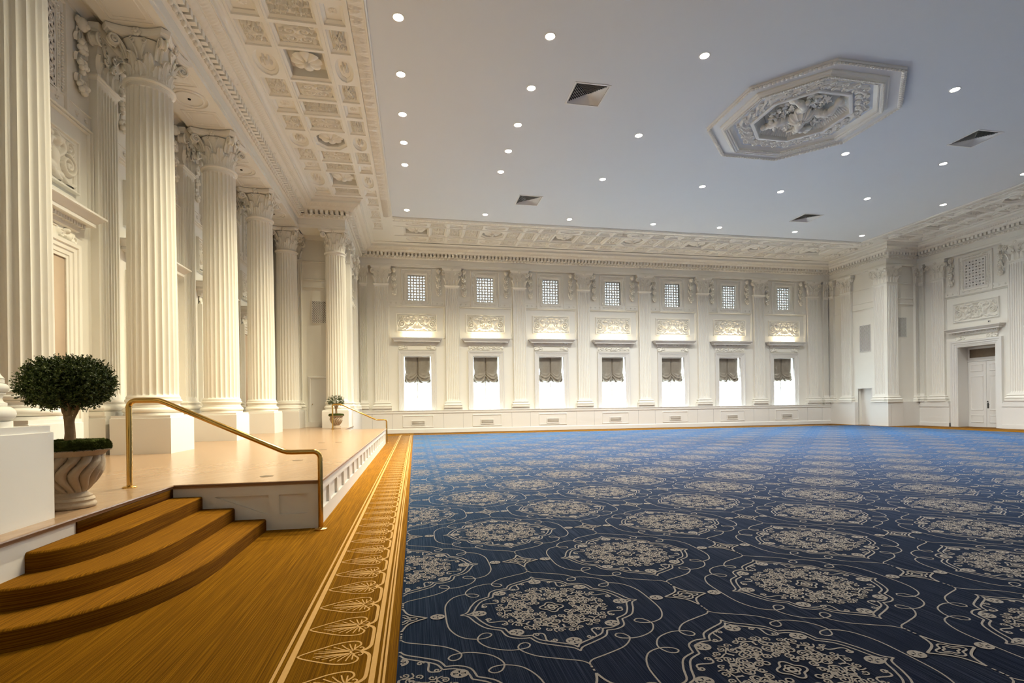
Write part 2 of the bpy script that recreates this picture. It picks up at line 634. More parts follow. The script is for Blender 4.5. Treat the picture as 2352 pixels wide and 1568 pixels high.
def ripple(mb, d0, z0, d1, z1, period, amp, nv, kind, per=6):
    P0, t, nn = offset_path(d0)
    P1, _, _ = offset_path(d1)
    for i in range(len(P0) - 1):
        L = np.linalg.norm(P0[i + 1] - P0[i])
        k = max(2, int(round(L / period))) * per
        s = np.linspace(0, 1, k + 1)[:, None, None]
        v = np.linspace(0, 1, nv)[None, :, None]
        A = P0[i] + (P0[i + 1] - P0[i]) * s
        B = P1[i] + (P1[i + 1] - P1[i]) * s
        XY = A * (1 - v) + B * v
        ph = np.arange(k + 1)[:, None] * (2 * PI / per)
        vv = np.linspace(0, 1, nv)[None, :]
        env = np.sin(vv * PI) ** 0.5
        if kind == 'flute':
            off = amp * np.abs(np.sin(ph / 2 + 1.3 * np.sin(vv * PI * 1.4))) * env
        else:
            off = amp * RNG.random((k + 1, nv)) * env
        Z = z0 + (z1 - z0) * vv - off
        mb.grid(np.concatenate([XY, Z[..., None]], -1), flip=True)


mb = MB()
ripple(mb, 0.33, 9.505, 0.46, 9.60, 0.10, 0.045, 5, 'carve', 4)
mb.obj('carved_moulding', M['carved'], frieze, 60)
mb = MB()
sweep(mb, [(0.455, 9.60), (0.47, 9.585), (0.475, 9.61)])
ripple(mb, 0.475, 9.61, 0.66, 9.69, 0.10, 0.035, 5, 'flute', 6)
mb.obj('fluted_moulding', M['carved'], frieze, 60)
mb = MB()
sweep(mb, [(0.66, 9.69), (0.68, 9.675), (0.69, 9.68), (0.69, 9.775), (0.72, 9.785), (0.74, 9.81), (0.80, 9.845), (0.83, 9.85), (0.83, ZC + 0.003)])
mb.obj('crown_moulding', M['plaster'], frieze)
# beams carried by the columns, with panelled soffits
mb = MB()
mb.box(-5.78, -4.665, 3.3, 23.2, 8.851, 9.95)
mb.box(-4.7, -2.805, 22.205, 23.2, 8.851, 9.95)
mb.box(-4.7, -2.805, 3.3, 4.335, 8.851, 9.95)
for i in range(5):
    y0, y1 = CY[i] + 0.62, CY[i + 1] - 0.62
    yc = (y0 + y1) / 2
    for (a, b) in ((y0, yc - 0.5), (yc + 0.5, y1)):
        for w, zz in ((0.0, 8.835), (0.09, 8.84)):
            x0, x1, c, d = -5.62 + w, -4.82 - w, a + w, b - w
            if d - c < 0.1:
                continue
            mb.grid(np.array([[(x0 + o, c + o, z), (x1 - o, c + o, z), (x1 - o, d - o, z), (x0 + o, d - o, z)] for o, z in ((0, 8.852), (0, zz + 0.004), (0.008, zz), (0.027, zz), (0.035, zz + 0.004), (0.035, 8.852))]), wv=True)
    for r in (0.40, 0.30):
        th = np.linspace(0, 2 * PI, 28, endpoint=False)
        mb.tube(np.stack([-5.22 + r * np.cos(th), yc + r * np.sin(th), np.full(28, 8.846)], -1), 0.022, 6, True)
mb.obj('beam', M['plaster'], frieze)
mb = MB()
for i in range(5):
    yc = (CY[i] + CY[i + 1]) / 2
    mb.lathe([(0.03, 8.838), (0.0, 8.838)], 12, (-5.22, yc, 0))
    mb.lathe([(0.034, 8.851), (0.034, 8.836), (0.03, 8.836)], 12, (-5.22, yc, 0))
mb.obj('lamp_hole', M['dark'], frieze)


# ---------------------------------------------------------------- coffered ceiling bands
def unit_reliefs():
    s = {}
    st = [(spiral(0.22, 0.18, 0.17, 1.6, PI, 1), 0.045, 0.06), (spiral(0.22, -0.2, 0.17, 1.6, PI, -1), 0.045, 0.06),
          (scurve((0, -0.42), (0.36, 0.40), 0.18), 0.035, 0.05), (np.array([(0, -0.45), (0, 0.42)]), 0.05, 0.06)]
    bl = rosette_blobs(0, 0, 0.13, 0.07, 6) + [(0.4, 0.38, 0.08, 0.08, 0.05), (0.4, -0.4, 0.08, 0.08, 0.05), (0.13, 0.4, 0.07, 0.07, 0.05), (0.14, -0.38, 0.07, 0.06, 0.05), (0.40, 0.0, 0.06, 0.12, 0.045)]
    s['arabesque'] = relief_mesh('carved_arabesque', 1, 1, st, bl, 44, 44, M['carved'], True, True)
    st, bl = [], []
    for k in range(4):
        x = 0.08 + k * 0.115
        st.append((spiral(x, 0.16 * (-1) ** k, 0.075, 1.5, k, (-1) ** k), 0.022, 0.06))
        st.append((spiral(x, -0.22 * (-1) ** k, 0.06, 1.4, k + 2, -(-1) ** k), 0.022, 0.05))
        bl.append((x + 0.05, 0.36, 0.03, 0.07, 0.05))
        bl.append((x + 0.05, -0.38, 0.03, 0.06, 0.05))
    bl += rosette_blobs(0, 0, 0.09, 0.08, 6)
    s['scroll'] = relief_mesh('carved_scroll', 1, 1, st, bl, 70, 40, M['carved'], True, True)
    # figure in an oval
    bl = [(0.0, 0.26, 0.10, 0.11, 0.09), (0.02, -0.02, 0.15, 0.24, 0.10), (0.10, -0.28, 0.11, 0.13, 0.08), (-0.14, -0.22, 0.12, 0.10, 0.07), (0.18, 0.10, 0.07, 0.13, 0.07), (-0.19, 0.10, 0.10, 0.07, 0.07)]
    s['figure'] = relief_mesh('carved_oval_figure', 1, 1, [], bl, 34, 34, M['carved'], False, True)
    # palmette strip, one bay long
    st, bl = [], []
    n = 13
    for k in range(n):
        u = (k + 0.5) / n - 0.5
        for a in (-1.0, -0.55, 0.0, 0.55, 1.0):
            tip = (u + 0.030 * sin(a), -0.36 + 0.62 * cos(a * 0.72))
            st.append((np.array([(u, -0.38), tip]), 0.012, 0.03))
        st.append((arc(u, -0.36, 0.034, 0.1, PI - 0.1, 10), 0.010, 0.02))
    X, Z, H = height(1, 1, [], [], 2, 2)
    s['palmette'] = None
    mbp = MB()
    nx, nz = n * 14, 14
    x = np.linspace(-0.5, 0.5, nx)
    z = np.linspace(-0.5, 0.5, nz)
    Xg, Zg = np.meshgrid(x, z, indexing='ij')
    ph = (Xg + 0.5) * n * 2 * PI
    fan = np.abs(np.sin(ph * 0.5)) ** 0.7 * (1 - (Zg + 0.1) ** 2 * 2.6)
    rib = 0.6 + 0.4 * np.cos(ph * 3 + Zg * 4)
    H = 0.055 * np.clip(fan, 0, 1) * rib
    mbp.grid(np.stack([Xg, Zg, -H], -1))
    s['palmette'] = mbp.mesh('carved_palmette_strip', M['carved'], 60)
    # rosette, unit radius
    mbr = MB()
    nt, nr = 48, 9
    t = np.linspace(0, 2 * PI, nt, endpoint=False)
    r = np.linspace(0.02, 1, nr)
    T, Rr = np.meshgrid(t, r, indexing='ij')
    pet = np.abs(np.cos(T * 4))
    R2 = Rr * (0.86 + 0.14 * pet ** 0.5)
    Zz = -0.30 * np.sin(Rr * PI * 0.8) * (0.6 + 0.4 * pet) - 0.35 * np.exp(-(Rr / 0.2) ** 2) + 0.10 * Rr
    mbr.grid(np.stack([R2 * np.cos(T), R2 * np.sin(T), Zz], -1), wu=True)
    mbr.ball((0, 0, -0.30), 0.2, 10, 7)
    s['rosette'] = mbr.mesh('carved_rosette', M['carved'], 50)
    return s


UR = unit_reliefs()


def coffer_hole(mb, u0, u1, v0, v1, depth, shape, T):
    """moulded recess; T maps (u, v, z) to the room"""
    cu, cv, hu, hv = (u0 + u1) / 2, (v0 + v1) / 2, (u1 - u0) / 2, (v1 - v0) / 2
    if shape == 'rect':
        ang = None
        loops = []
        for ins, z in ((0, 0), (0.012, 0.02), (0.012, 0.035), (0.07, 0.075), (0.075, depth)):
            loops.append([(cu - hu + ins, cv - hv + ins, z), (cu + hu - ins, cv - hv + ins, z), (cu + hu - ins, cv + hv - ins, z), (cu - hu + ins, cv + hv - ins, z)])
    else:
        ca = math.atan2(hv, hu)
        base = [ca, PI - ca, PI + ca, 2 * PI - ca]
        if shape == 'oct':
            k = 0.42
            base += [math.atan2(hv, hu * k), math.atan2(hv * k, hu)]
            a1, a2 = math.atan2(hv * k, hu), math.atan2(hv, hu * k)
            base = sorted({round(x, 6) for x in (a1, a2, PI - a1, PI - a2, PI + a1, PI + a2, 2 * PI - a1, 2 * PI - a2, *base)})
        else:
            base = sorted({round(x, 6) for x in (*base, *np.linspace(0, 2 * PI, 25)[:-1])})
        ang = np.array(base)
        c, s = np.cos(ang), np.sin(ang)
        rect = np.minimum(hu / np.maximum(np.abs(c), 1e-9), hv / np.maximum(np.abs(s), 1e-9))

        def shp(ins):
            if shape == 'oct':
                A, B = hu - 0.03 - ins, hv - 0.03 - ins
                k = 0.42
                lim = (A * B * (1 + k)) / np.maximum(B * np.abs(c) + A * np.abs(s), 1e-9)
                return np.minimum(np.minimum(A / np.maximum(np.abs(c), 1e-9), B / np.maximum(np.abs(s), 1e-9)), lim)
            A, B = hu - 0.02 - ins, hv - 0.02 - ins
            return A * B / np.sqrt((B * c) ** 2 + (A * s) ** 2)
        loops = [[(cu + r * a, cv + r * b, 0) for r, a, b in zip(rect, c, s)]]
        for ins, z in ((0, 0), (0.012, 0.02), (0.012, 0.035), (0.07, 0.075), (0.075, depth)):
            loops.append([(cu + r * a, cv + r * b, z) for r, a, b in zip(shp(ins), c, s)])
    P = np.array([[T(*q) for q in lp] for lp in loops])
    mb.grid(P, wv=True)
    mb.add(P[-1], np.arange(P.shape[1]))
    # egg beads along the sloping moulding
    return cu, cv, hu - 0.08, hv - 0.08


def band(name, label, T, RZ, flip, u0, u1, ribs, rows, vmax, short=None):
    """rows: ((s0,s1),(m0,m1),(r0,r1),(b0,b1)) across; ribs: rib centres along u"""
    (s0, s1), (m0, m1), (r0, r1), (b0, b1) = rows
    root = MB()
    hs, cof, deco = [], [], []
    for i, c in enumerate(ribs):
        cells_ = [(c - 0.31, c + 0.31, s0, s1, 0.10, 'rect', 'smallros'), (c - 0.33, c + 0.33, m0, m1, 0.12, 'rect', 'scroll'), (c - 0.31, c + 0.31, r0, r1, 0.10, 'rect', 'smallros')]
        nxt = ribs[i + 1] if i + 1 < len(ribs) else None
        if nxt is not None:
            g = nxt - c
            if g > 3.2:
                oc = 'oct' if i % 2 else 'rect'
                cells_ += [(c + 0.435, c + 1.19, m0, m1, 0.13, 'rect', 'arabesque'), (c + 1.27, c + g - 1.27, m0, m1, 0.30, oc, 'rosette'), (c + g - 1.19, c + g - 0.435, m0, m1, 0.13, 'rect', 'arabesque')]
                for a0, a1 in ((s0, s1), (r0, r1)):
                    cells_ += [(c + 0.45, c + 1.25, a0, a1, 0.09, 'rect', 'arabesque'), (c + 1.33, c + g - 1.33, a0, a1, 0.09, 'oval', 'figure'), (c + g - 1.25, c + g - 0.45, a0, a1, 0.09, 'rect', 'arabesque')]
            else:
                cells_ += [(c + 0.42, nxt - 0.42, m0, m1, 0.30, 'rect', 'rosette')]
                for a0, a1 in ((s0, s1), (r0, r1)):
                    cells_ += [(c + 0.42, nxt - 0.42, a0, a1, 0.09, 'oval', 'figure')]
        for q in cells_:
            if q[0] >= u0 and q[1] <= u1:
                cof.append(q)
    if short:
        cof += short
    holes_ = [(q[0], q[1], q[2], q[3]) for q in cof]
    for a, b, c, d in cells(u0, u1, 0, vmax, holes_):
        root.add([T(a, c, 0), T(b, c, 0), T(b, d, 0), T(a, d, 0)], [0, 1, 2, 3])
    for q in cof:
        cu, cv, hu, hv = coffer_hole(root, *q[:6], T)
        deco.append((q[6], cu, cv, hu, hv, q[4]))
    # thin ribs, beads beside the border and the inner lip of the band
    def strip(v0, v1, z0, z1):
        P = np.array([[T(u0, v0, 0), T(u0, v0, -z0), T(u0, v1, -z1), T(u0, v1, 0)], [T(u1, v0, 0), T(u1, v0, -z0), T(u1, v1, -z1), T(u1, v1, 0)]])
        root.grid(P)
    strip(b0 - 0.06, b0 - 0.015, 0.03, 0.03)
    strip(b1 + 0.015, b1 + 0.05, 0.035, 0.035)
    strip(vmax - 0.035, vmax, 0.055, 0.03)
    strip(m0 - 0.085, m0 - 0.045, 0.02, 0.02)
    strip(m1 + 0.05, m1 + 0.09, 0.02, 0.02)
    o = struct(name, root, M['plaster'], label, 'coffered ceiling', 30)
    for kind, cu, cv, hu, hv, dp in deco:
        if kind == 'rosette':
            r = min(hu, hv) * 0.86
            link('rosette', UR['rosette'], o, T(cu, cv, dp - 0.14), RZ, (r, r, r))
        elif kind == 'smallros':
            r = min(hu, hv) * 0.62
            link('rosette', UR['rosette'], o, T(cu, cv, dp), RZ, (r, r, r * 0.8))
        elif kind == 'figure':
            link('oval_figure', UR['figure'], o, T(cu, cv, dp - 0.002), RZ, (hu * 1.6, hv * 1.6, 1.1))
        elif kind == 'scroll':
            link('carved_panel', UR['scroll'], o, T(cu, cv, dp - 0.002), RZ + PI / 2, (2 * hv, 2 * hu, 1.5))
        else:
            link('carved_panel', UR['arabesque'], o, T(cu, cv, dp - 0.002), RZ, (2 * hu, 2 * hv, 1.6))
    n = max(1, round((u1 - u0) / 3.71))
    for k in range(n):
        uc = u0 + (k + 0.5) * (u1 - u0) / n
        link('palmette_strip', UR['palmette'], o, T(uc, (b0 + b1) / 2, 0.0), RZ + flip, ((u1 - u0) / n, b1 - b0, 1))
    return o


TL = lambda u, v, z: (-3.83 + v, u, ZC + z)
small = []
for (a, b, kind, sh) in ((21.95, 22.2, 'figure', 'oval'),):
    pass
rowsL = ((0.05, 0.64), (0.78, 1.80), (1.95, 2.42), (2.54, 2.83))
endcells = []
u = 21.30
for w, sh, kd in ((0.86, 'rect', 'arabesque'), (0.42, 'oval', 'smallros'), (0.86, 'rect', 'arabesque'), (0.42, 'oval', 'smallros'), (0.86, 'rect', 'arabesque')):
    endcells.append((u, u + w, 1.95, 2.42, 0.09, sh, kd))
    u += w + 0.08
band('trim_2', 'coffered ceiling band above the stage with carved rosettes', TL, PI / 2, PI, 5.15, 21.38, [6.0, 7.82, 11.5, 15.2, 18.83, 20.87], rowsL, 2.924)
# narrow strip in front of the pier, out to the corner
mb = MB()
hs = [(c[0], c[1], c[2] - 1.86, c[3] - 1.86) for c in endcells]
TL2 = lambda u, v, z: (-1.97 + v, u, ZC + z)
for a, b, c, d in cells(21.38, 26.8, 0, 1.064, hs):
    mb.add([TL2(a, c, 0), TL2(b, c, 0), TL2(b, d, 0), TL2(a, d, 0)], [0, 1, 2, 3])
dec = []
for q, h in zip(endcells, hs):
    if q[0] < 21.38:
        pass
    cu, cv, hu, hv = coffer_hole(mb, h[0], h[1], h[2], h[3], q[4], q[5], TL2)
    dec.append((q[6], cu, cv, hu, hv))
for v0, v1, z in ((0.62, 0.665, 0.03), (0.985, 1.02, 0.035), (1.029, 1.064, 0.05)):
    mb.grid(np.array([[TL2(21.38, v0, 0), TL2(21.38, v0, -z), TL2(21.38, v1, -z), TL2(21.38, v1, 0)], [TL2(23.3, v0, 0), TL2(23.3, v0, -z), TL2(23.3, v1, -z), TL2(23.3, v1, 0)]]))
o = struct('trim_3', mb, M['plaster'], 'narrow carved ceiling strip in front of the left pier', 'coffered ceiling', 30)
for kd, cu, cv, hu, hv in dec:
    if kd == 'smallros':
        link('rosette', UR['rosette'], o, TL2(cu, cv, 0.09), 0, (hv * 0.6, hv * 0.6, hv * 0.5))
    else:
        link('carved_panel', UR['arabesque'], o, TL2(cu, cv, 0.088), PI / 2, (2 * hu, 2 * hv, 1))
link('palmette_strip', UR['palmette'], o, TL2(22.35, 0.825, 0), -PI / 2, (1.9, 0.3, 1))
# over the near pier (outside the picture) plain soffit
mb = MB()
mb.add([(-2.0, YN, ZC), (-0.906, YN, ZC), (-0.906, 5.15, ZC), (-2.0, 5.15, ZC)], [0, 1, 2, 3])
mb.add([(-3.83, 5.1, ZC), (-2.0, 5.1, ZC), (-2.0, 5.15, ZC), (-3.83, 5.15, ZC)], [0, 1, 2, 3])
struct('ceiling_near_strip', mb, M['plaster'], 'plain soffit strip above the near pier', 'ceiling', 0)
# far band
TF = lambda u, v, z: (u, 26.8 - v, ZC + z)
rowsF = ((0.22, 0.92), (1.08, 2.28), (2.43, 2.93), (3.06, 3.36))
band('trim_4', 'coffered ceiling band above the window wall', TF, 0.0, 0.0, -0.906, 23.46, [-1.71 + 3.72 * k for k in range(8)], rowsF, 3.55)
# right band
TR = lambda u, v, z: (26.68 - v, -u, ZC + z)
rowsR = ((0.08, 0.75), (0.90, 2.06), (2.20, 2.70), (2.82, 3.10))
band('trim_5', 'coffered ceiling band above the right wall', TR, -PI / 2, 0.0, -22.87, -4.0, [-22.3, -18.98, -15.26, -11.54, -7.8], rowsR, 3.22)
mb = MB()
for (a, b, c, d) in ((23.46, 24.7, 22.87, 26.8), (-0.906, 23.46, 26.75, 26.8), (23.46, 26.68, YN, 4.0)):
    mb.add([(a, c, ZC), (b, c, ZC), (b, d, ZC), (a, d, ZC)], [0, 1, 2, 3])
o = struct('trim_6', mb, M['plaster'], 'carved corner field of the ceiling beside the right pier', 'coffered ceiling', 0)
for k, (x, y, sx, sy) in enumerate(((23.95, 23.6, 0.6, 0.7), (24.05, 24.7, 0.7, 0.9), (24.05, 25.8, 0.7, 0.9))):
    link('carved_panel', UR['arabesque'], o, (x, y, ZC), 0, (sx, sy, 1))
# ---------------------------------------------------------------- acanthus leaf, volute, small parts
def leaf_grid(w, h, curl, lobes=4, nu=7, nv=9, bend=0.3):
    """upright leaf: x across, z up, bends towards -y at the tip"""
    P = np.zeros((nu, nv, 3))
    for j in range(nv):
        t = j / (nv - 1)
        prof = w * (0.75 + 0.35 * sin(t * PI)) * (1 - t ** 4 * 0.75) * (1 - 0.16 * abs(sin(t * lobes * PI)))
        zz = h * (t if t < 0.8 else 0.8 + 0.12 * sin((t - 0.8) / 0.2 * PI / 2) - 0.12 * max(0, (t - 0.9) / 0.1))
        out = curl * (t ** 3) + 0.02
        for i in range(nu):
            s = i / (nu - 1) * 2 - 1
            P[i, j] = (s * prof / 2, -out + 0.28 * w * (s * s) * 0.6 - 0.012 * cos(s * PI * 3), zz)
    return P


def volute_path(r, turns=1.9, n=44):
    t = np.linspace(0, 1, n)
    a = PI * 0.5 - t * turns * 2 * PI
    rr = r * (1 - 0.86 * t)
    return np.stack([rr * np.cos(a), rr * np.sin(a)], -1)


def abacus_loop(hc, hm, z):
    """square with concave sides and clipped corners"""
    out = []
    for k in range(4):
        a = k * PI / 2
        s = np.linspace(-1, 1, 11)
        x = s * hc * 0.80
        y = -(hm + (hc - hm) * np.abs(s) ** 2.2)
        out += [(x_ * cos(a) - y_ * sin(a), x_ * sin(a) + y_ * cos(a), z) for x_, y_ in zip(x, y)]
    return out


def build_capital_meshes():
    d = {}
    H = 0.89
    mb = MB()
    mb.lathe([(0.40, 0.0), (0.385, 0.02), (0.37, 0.10), (0.37, 0.35), (0.39, 0.52), (0.43, 0.66), (0.47, 0.74)], 32)
    for tier, (n, h, w, r, off, curl) in enumerate(((8, 0.34, 0.27, 0.375, 0.0, 0.12), (8, 0.56, 0.26, 0.37, PI / 8, 0.14))):
        for k in range(n):
            a = off + k * 2 * PI / n
            P = leaf_grid(w, h, curl)
            P[..., 1] -= r - 0.02
            Q = P.copy()
            Q[..., 0] = P[..., 0] * cos(a) - P[..., 1] * sin(a)
            Q[..., 1] = P[..., 0] * sin(a) + P[..., 1] * cos(a)
            mb.grid(Q)
    # stems under the rosettes
    for k in range(4):
        a = k * PI / 2
        for s in (-1, 1):
            pts = []
            for t in np.linspace(0, 1, 9):
                x, y, z = s * (0.035 + 0.10 * t * t), -(0.385 + 0.05 * t), 0.36 + 0.34 * t
                pts.append((x * cos(a) - y * sin(a), x * sin(a) + y * cos(a), z))
            mb.tube(pts, 0.022, 6)
            # inner helix
            cx, cz = s * 0.10, 0.69
            pts = []
            for px_, pz_ in volute_path(0.055, 1.4, 18):
                x, y, z = cx + s * px_, -0.455, cz + pz_
                pts.append((x * cos(a) - y * sin(a), x * sin(a) + y * cos(a), z))
            mb.tube(pts, 0.014, 5)
    d['bell'] = mb.mesh('capital_bell', M['carved'], 50)
    mb = MB()
    secs = [(0.50, 0.42, 0.765), (0.55, 0.455, 0.775), (0.57, 0.47, 0.81), (0.585, 0.48, 0.815), (0.60, 0.50, 0.86), (0.60, 0.50, H)]
    P = np.array([abacus_loop(a, b, z) for a, b, z in secs])
    mb.grid(P, wv=True)
    mb.add(P[-1], np.arange(P.shape[1]))
    mb.add(P[0], np.arange(P.shape[1])[::-1])
    d['abacus'] = mb.mesh('capital_abacus', M['plaster'], 30)
    # corner volute on the diagonal; local: x outwards along the diagonal
    mb = MB()
    pts = []
    for t in np.linspace(0, 1, 16):
        x = 0.40 + 0.19 * t ** 1.5
        z = 0.40 + 0.355 * t ** 0.75
        pts.append((x, 0, z))
    for px_, pz_ in volute_path(0.10, 1.8, 40)[2:]:
        pts.append((0.60 + px_, 0, 0.655 + pz_))
    pts = np.array(pts)
    for s in (-1, 1):
        q = pts.copy()
        q[:, 1] = s * 0.045
        mb.tube(q, np.linspace(0.03, 0.016, len(q)), 6, up=(0, 1, 0))
    q = pts.copy()
    mb.grid(np.stack([q + np.array([0, -0.045, 0]), q + np.array([0, 0.045, 0])], 1))
    mb.ball((0.60, 0, 0.655), (0.03, 0.075, 0.03), 8, 6)
    d['volute'] = mb.mesh('capital_volute', M['carved'], 50)
    mb = MB()
    for k in range(6):
        a = k * PI / 3
        mb.ball((0.05 * cos(a), 0, 0.05 * sin(a)), (0.04, 0.03, 0.04), 8, 5)
    mb.ball((0, -0.02, 0), (0.032, 0.035, 0.032), 8, 6)
    d['flower'] = mb.mesh('capital_flower', M['carved'], 50)
    # flat capital of a pilaster
    mb = MB()
    mb.loft([(0.0, -0.36, 0.36, -0.14, 0.0), (0.45, -0.36, 0.36, -0.15, 0.0), (0.62, -0.40, 0.40, -0.18, 0.0), (0.76, -0.46, 0.46, -0.22, 0.0)])
    for k in range(4):
        x = -0.27 + k * 0.18
        P = leaf_grid(0.15, 0.34, 0.07, nu=5, nv=8)
        P[..., 0] += x
        P[..., 1] -= 0.135
        mb.grid(P)
    for s in (-1, 1):
        pts = [(s * (0.05 + 0.22 * t), -0.17 - 0.03 * t, 0.30 + 0.36 * t ** 0.8) for t in np.linspace(0, 1, 10)]
        mb.tube(pts, 0.026, 6)
        for cx, cz, r, sg in ((0.15, 0.60, 0.10, 1), (0.14, 0.40, 0.075, -1)):
            v = volute_path(r, 1.6, 26)
            mb.tube([(s * (cx + sg * a), -0.195, cz + b) for a, b in v], np.linspace(0.024, 0.014, 26), 6)
        P = leaf_grid(0.16, 0.42, 0.10, nu=5, nv=8)
        P[..., 0] = P[..., 0] * 0.8 + s * (0.30 + 0.16 * np.linspace(0, 1, 8)[None, :] ** 2)
        P[..., 1] -= 0.15
        mb.grid(P)
    d['pbell'] = mb.mesh('pilaster_capital_bell', M['carved'], 50)
    mb = MB()
    mb.loft([(0.755, -0.44, 0.44, -0.20, 0.0), (0.77, -0.48, 0.48, -0.23, 0.0), (0.80, -0.49, 0.49, -0.24, 0.0), (0.81, -0.51, 0.51, -0.25, 0.0), (0.86, -0.525, 0.525, -0.27, 0.0), (0.91, -0.525, 0.525, -0.27, 0.0)])
    d['pabacus'] = mb.mesh('pilaster_abacus', M['plaster'], 30)
    mb = MB()
    v = volute_path(0.115, 1.9, 40)
    for yy in (-0.235, -0.10):
        mb.tube([(a, yy, b) for a, b in v], np.linspace(0.030, 0.016, 40), 6, up=(0, 1, 0))
    mb.grid(np.stack([[(a, -0.235, b) for a, b in v], [(a, -0.06, b) for a, b in v]], 1))
    mb.ball((0, -0.22, 0), (0.035, 0.04, 0.035), 8, 6)
    d['pvolute'] = mb.mesh('pilaster_volute', M['carved'], 50)
    return d


CAP = build_capital_meshes()


def fluted_shaft(r0, r1, z0, z1, nf=24, per=8):
    n = nf * per
    t = np.linspace(0, 2 * PI, n, endpoint=False)
    ph = (t * nf / (2 * PI)) % 1.0
    s = np.clip((ph - 0.5) / 0.40, -1, 1)
    dep = np.sqrt(1 - s ** 2)
    zs = [0.0, 0.02, 0.03, 0.04, 0.055, 0.08] + list(np.linspace(0.2, z1 - z0 - 0.25, 9)) + [z1 - z0 - q for q in (0.14, 0.11, 0.095, 0.085, 0.05, 0.0)]
    P = np.zeros((n, len(zs), 3))
    L = z1 - z0
    for j, z in enumerate(zs):
        k = z / L
        R = r0 + (r1 - r0) * (k ** 1.6)
        if z < 0.06:
            R += 0.03 * (1 - z / 0.06) ** 2
        a = 0.0
        if 0.03 < z < L - 0.085:
            a = 1.0
            e = min((z - 0.03) / 0.05, (L - 0.085 - z) / 0.05)
            if e < 1:
                a = math.sqrt(max(0, 1 - (1 - e) ** 2))
        rr = R - a * dep * 0.042 * R / 0.43
        P[:, j, 0] = rr * np.cos(t)
        P[:, j, 1] = rr * np.sin(t)
        P[:, j, 2] = z0 + z
    mb = MB()
    mb.grid(P, wu=True)
    return mb


COLMESH = {}
mb = MB()
mb.loft([(0, -0.53, 0.53, -0.53, 0.53), (0.69, -0.53, 0.53, -0.53, 0.53), (0.695, -0.515, 0.515, -0.515, 0.515), (0.745, -0.515, 0.515, -0.515, 0.515)])
COLMESH['pedestal'] = mb.mesh('column_pedestal', M['white'], 30)
mb = MB()
pr = [(0.505, 0.745), (0.505, 0.79)]
pr += [(0.47 + 0.055 * cos(a), 0.845 + 0.055 * sin(a)) for a in np.linspace(-PI / 2, PI / 2, 9)]
pr += [(0.475, 0.905), (0.475, 0.925), (0.455, 0.935), (0.447, 0.96), (0.455, 0.985), (0.468, 0.992), (0.468, 1.0)]
pr += [(0.455 + 0.032 * cos(a), 1.036 + 0.034 * sin(a)) for a in np.linspace(-PI / 2, PI / 2, 8)]
pr += [(0.462, 1.075), (0.462, 1.105), (0.44, 1.105)]
mb.lathe(pr, 48)
COLMESH['base'] = mb.mesh('column_base', M['plaster'], 40)
mb = fluted_shaft(0.435, 0.395, 1.105, 7.30)
COLMESH['shaft'] = mb.mesh('column_shaft', M['plaster'], 40)
mb = MB()
mb.lathe([(0.395, 7.28), (0.405, 7.285), (0.405, 7.30), (0.425, 7.305)] + [(0.43 + 0.022 * cos(a), 7.332 + 0.025 * sin(a)) for a in np.linspace(-PI / 2, PI / 2, 7)] + [(0.41, 7.36)], 48)
COLMESH['neck'] = mb.mesh('column_neck_ring', M['plaster'], 40)


def make_column(label, loc, pedestal=True):
    t = thing('fluted_column', label, 'column', loc, 0, None, 'thing')
    if pedestal:
        link('pedestal', COLMESH['pedestal'], t)
    link('base', COLMESH['base'], t)
    link('shaft', COLMESH['shaft'], t)
    link('neck_ring', COLMESH['neck'], t)
    c = link('capital', CAP['bell'], t, (0, 0, 7.36))
    link('abacus', CAP['abacus'], c)
    for k in range(4):
        link('volute', CAP['volute'], c, (0, 0, 0), PI / 4 + k * PI / 2)
        a = k * PI / 2
        link('flower', CAP['flower'], c, (0.50 * sin(a), -0.50 * cos(a), 0.82), a)
    return t


CX = -5.22
col_labels = ['white fluted column on the stage, largest and nearest, cut by the picture edge',
              'white fluted column behind the brass handrail, second in the stage row',
              'white fluted column third in the stage row, between handrail and middle of stage',
              'white fluted column fourth in the stage row, counted from the clipped one',
              'white fluted column in the back corner of the stage beside the small grille']
g = 'fluted columns along the stage'
first = make_column(col_labels[0], (CX, CY[1], ZS))
first['group'] = g
for k in range(2, 6):
    copy_tree(first, (CX, CY[k], ZS), 0, col_labels[k - 1])
copy_tree(first, (-3.27, CY[5], ZS), 0, 'white fluted column behind the distant small topiary at the end of the stage')
copy_tree(first, (-3.40, 4.20, ZS), 0, 'column base on a white pedestal in front of the near urn, shaft out of frame')


# ---------------------------------------------------------------- flat pilasters
def pil_shaft(w, dep, z0, z1, nf=7):
    """front with flutes; x across, faces -y"""
    fw = (w - 0.06) / nf
    xs, ys = [-w / 2, -w / 2], [0.0, -dep]
    for k in range(nf):
        a = -w / 2 + 0.03 + k * fw
        xs += [a + fw * 0.14]
        ys += [-dep]
        for s in np.linspace(-0.8, 0.8, 5):
            xs.append(a + fw * 0.5 + s * fw * 0.36)
            ys.append(-dep + 0.032 * math.sqrt(1 - s * s) + 0.004)
        xs += [a + fw * 0.86]
        ys += [-dep]
    xs += [w / 2, w / 2]
    ys += [-dep, 0.0]
    flat = np.array(ys).clip(-dep, 0)
    flat[2:-2] = -dep
    xs, ys = np.array(xs), np.array(ys)
    P = []
    for z, a in ((z0, 0), (z0 + 0.09, 0), (z0 + 0.125, 0.75), (z0 + 0.15, 1), (z1 - 0.15, 1), (z1 - 0.125, 0.75), (z1 - 0.09, 0), (z1, 0)):
        P.append(np.stack([xs, flat * (1 - a) + ys * a, np.full(len(xs), z)], -1))
    mb = MB()
    mb.grid(np.array(P).transpose(1, 0, 2))
    return mb


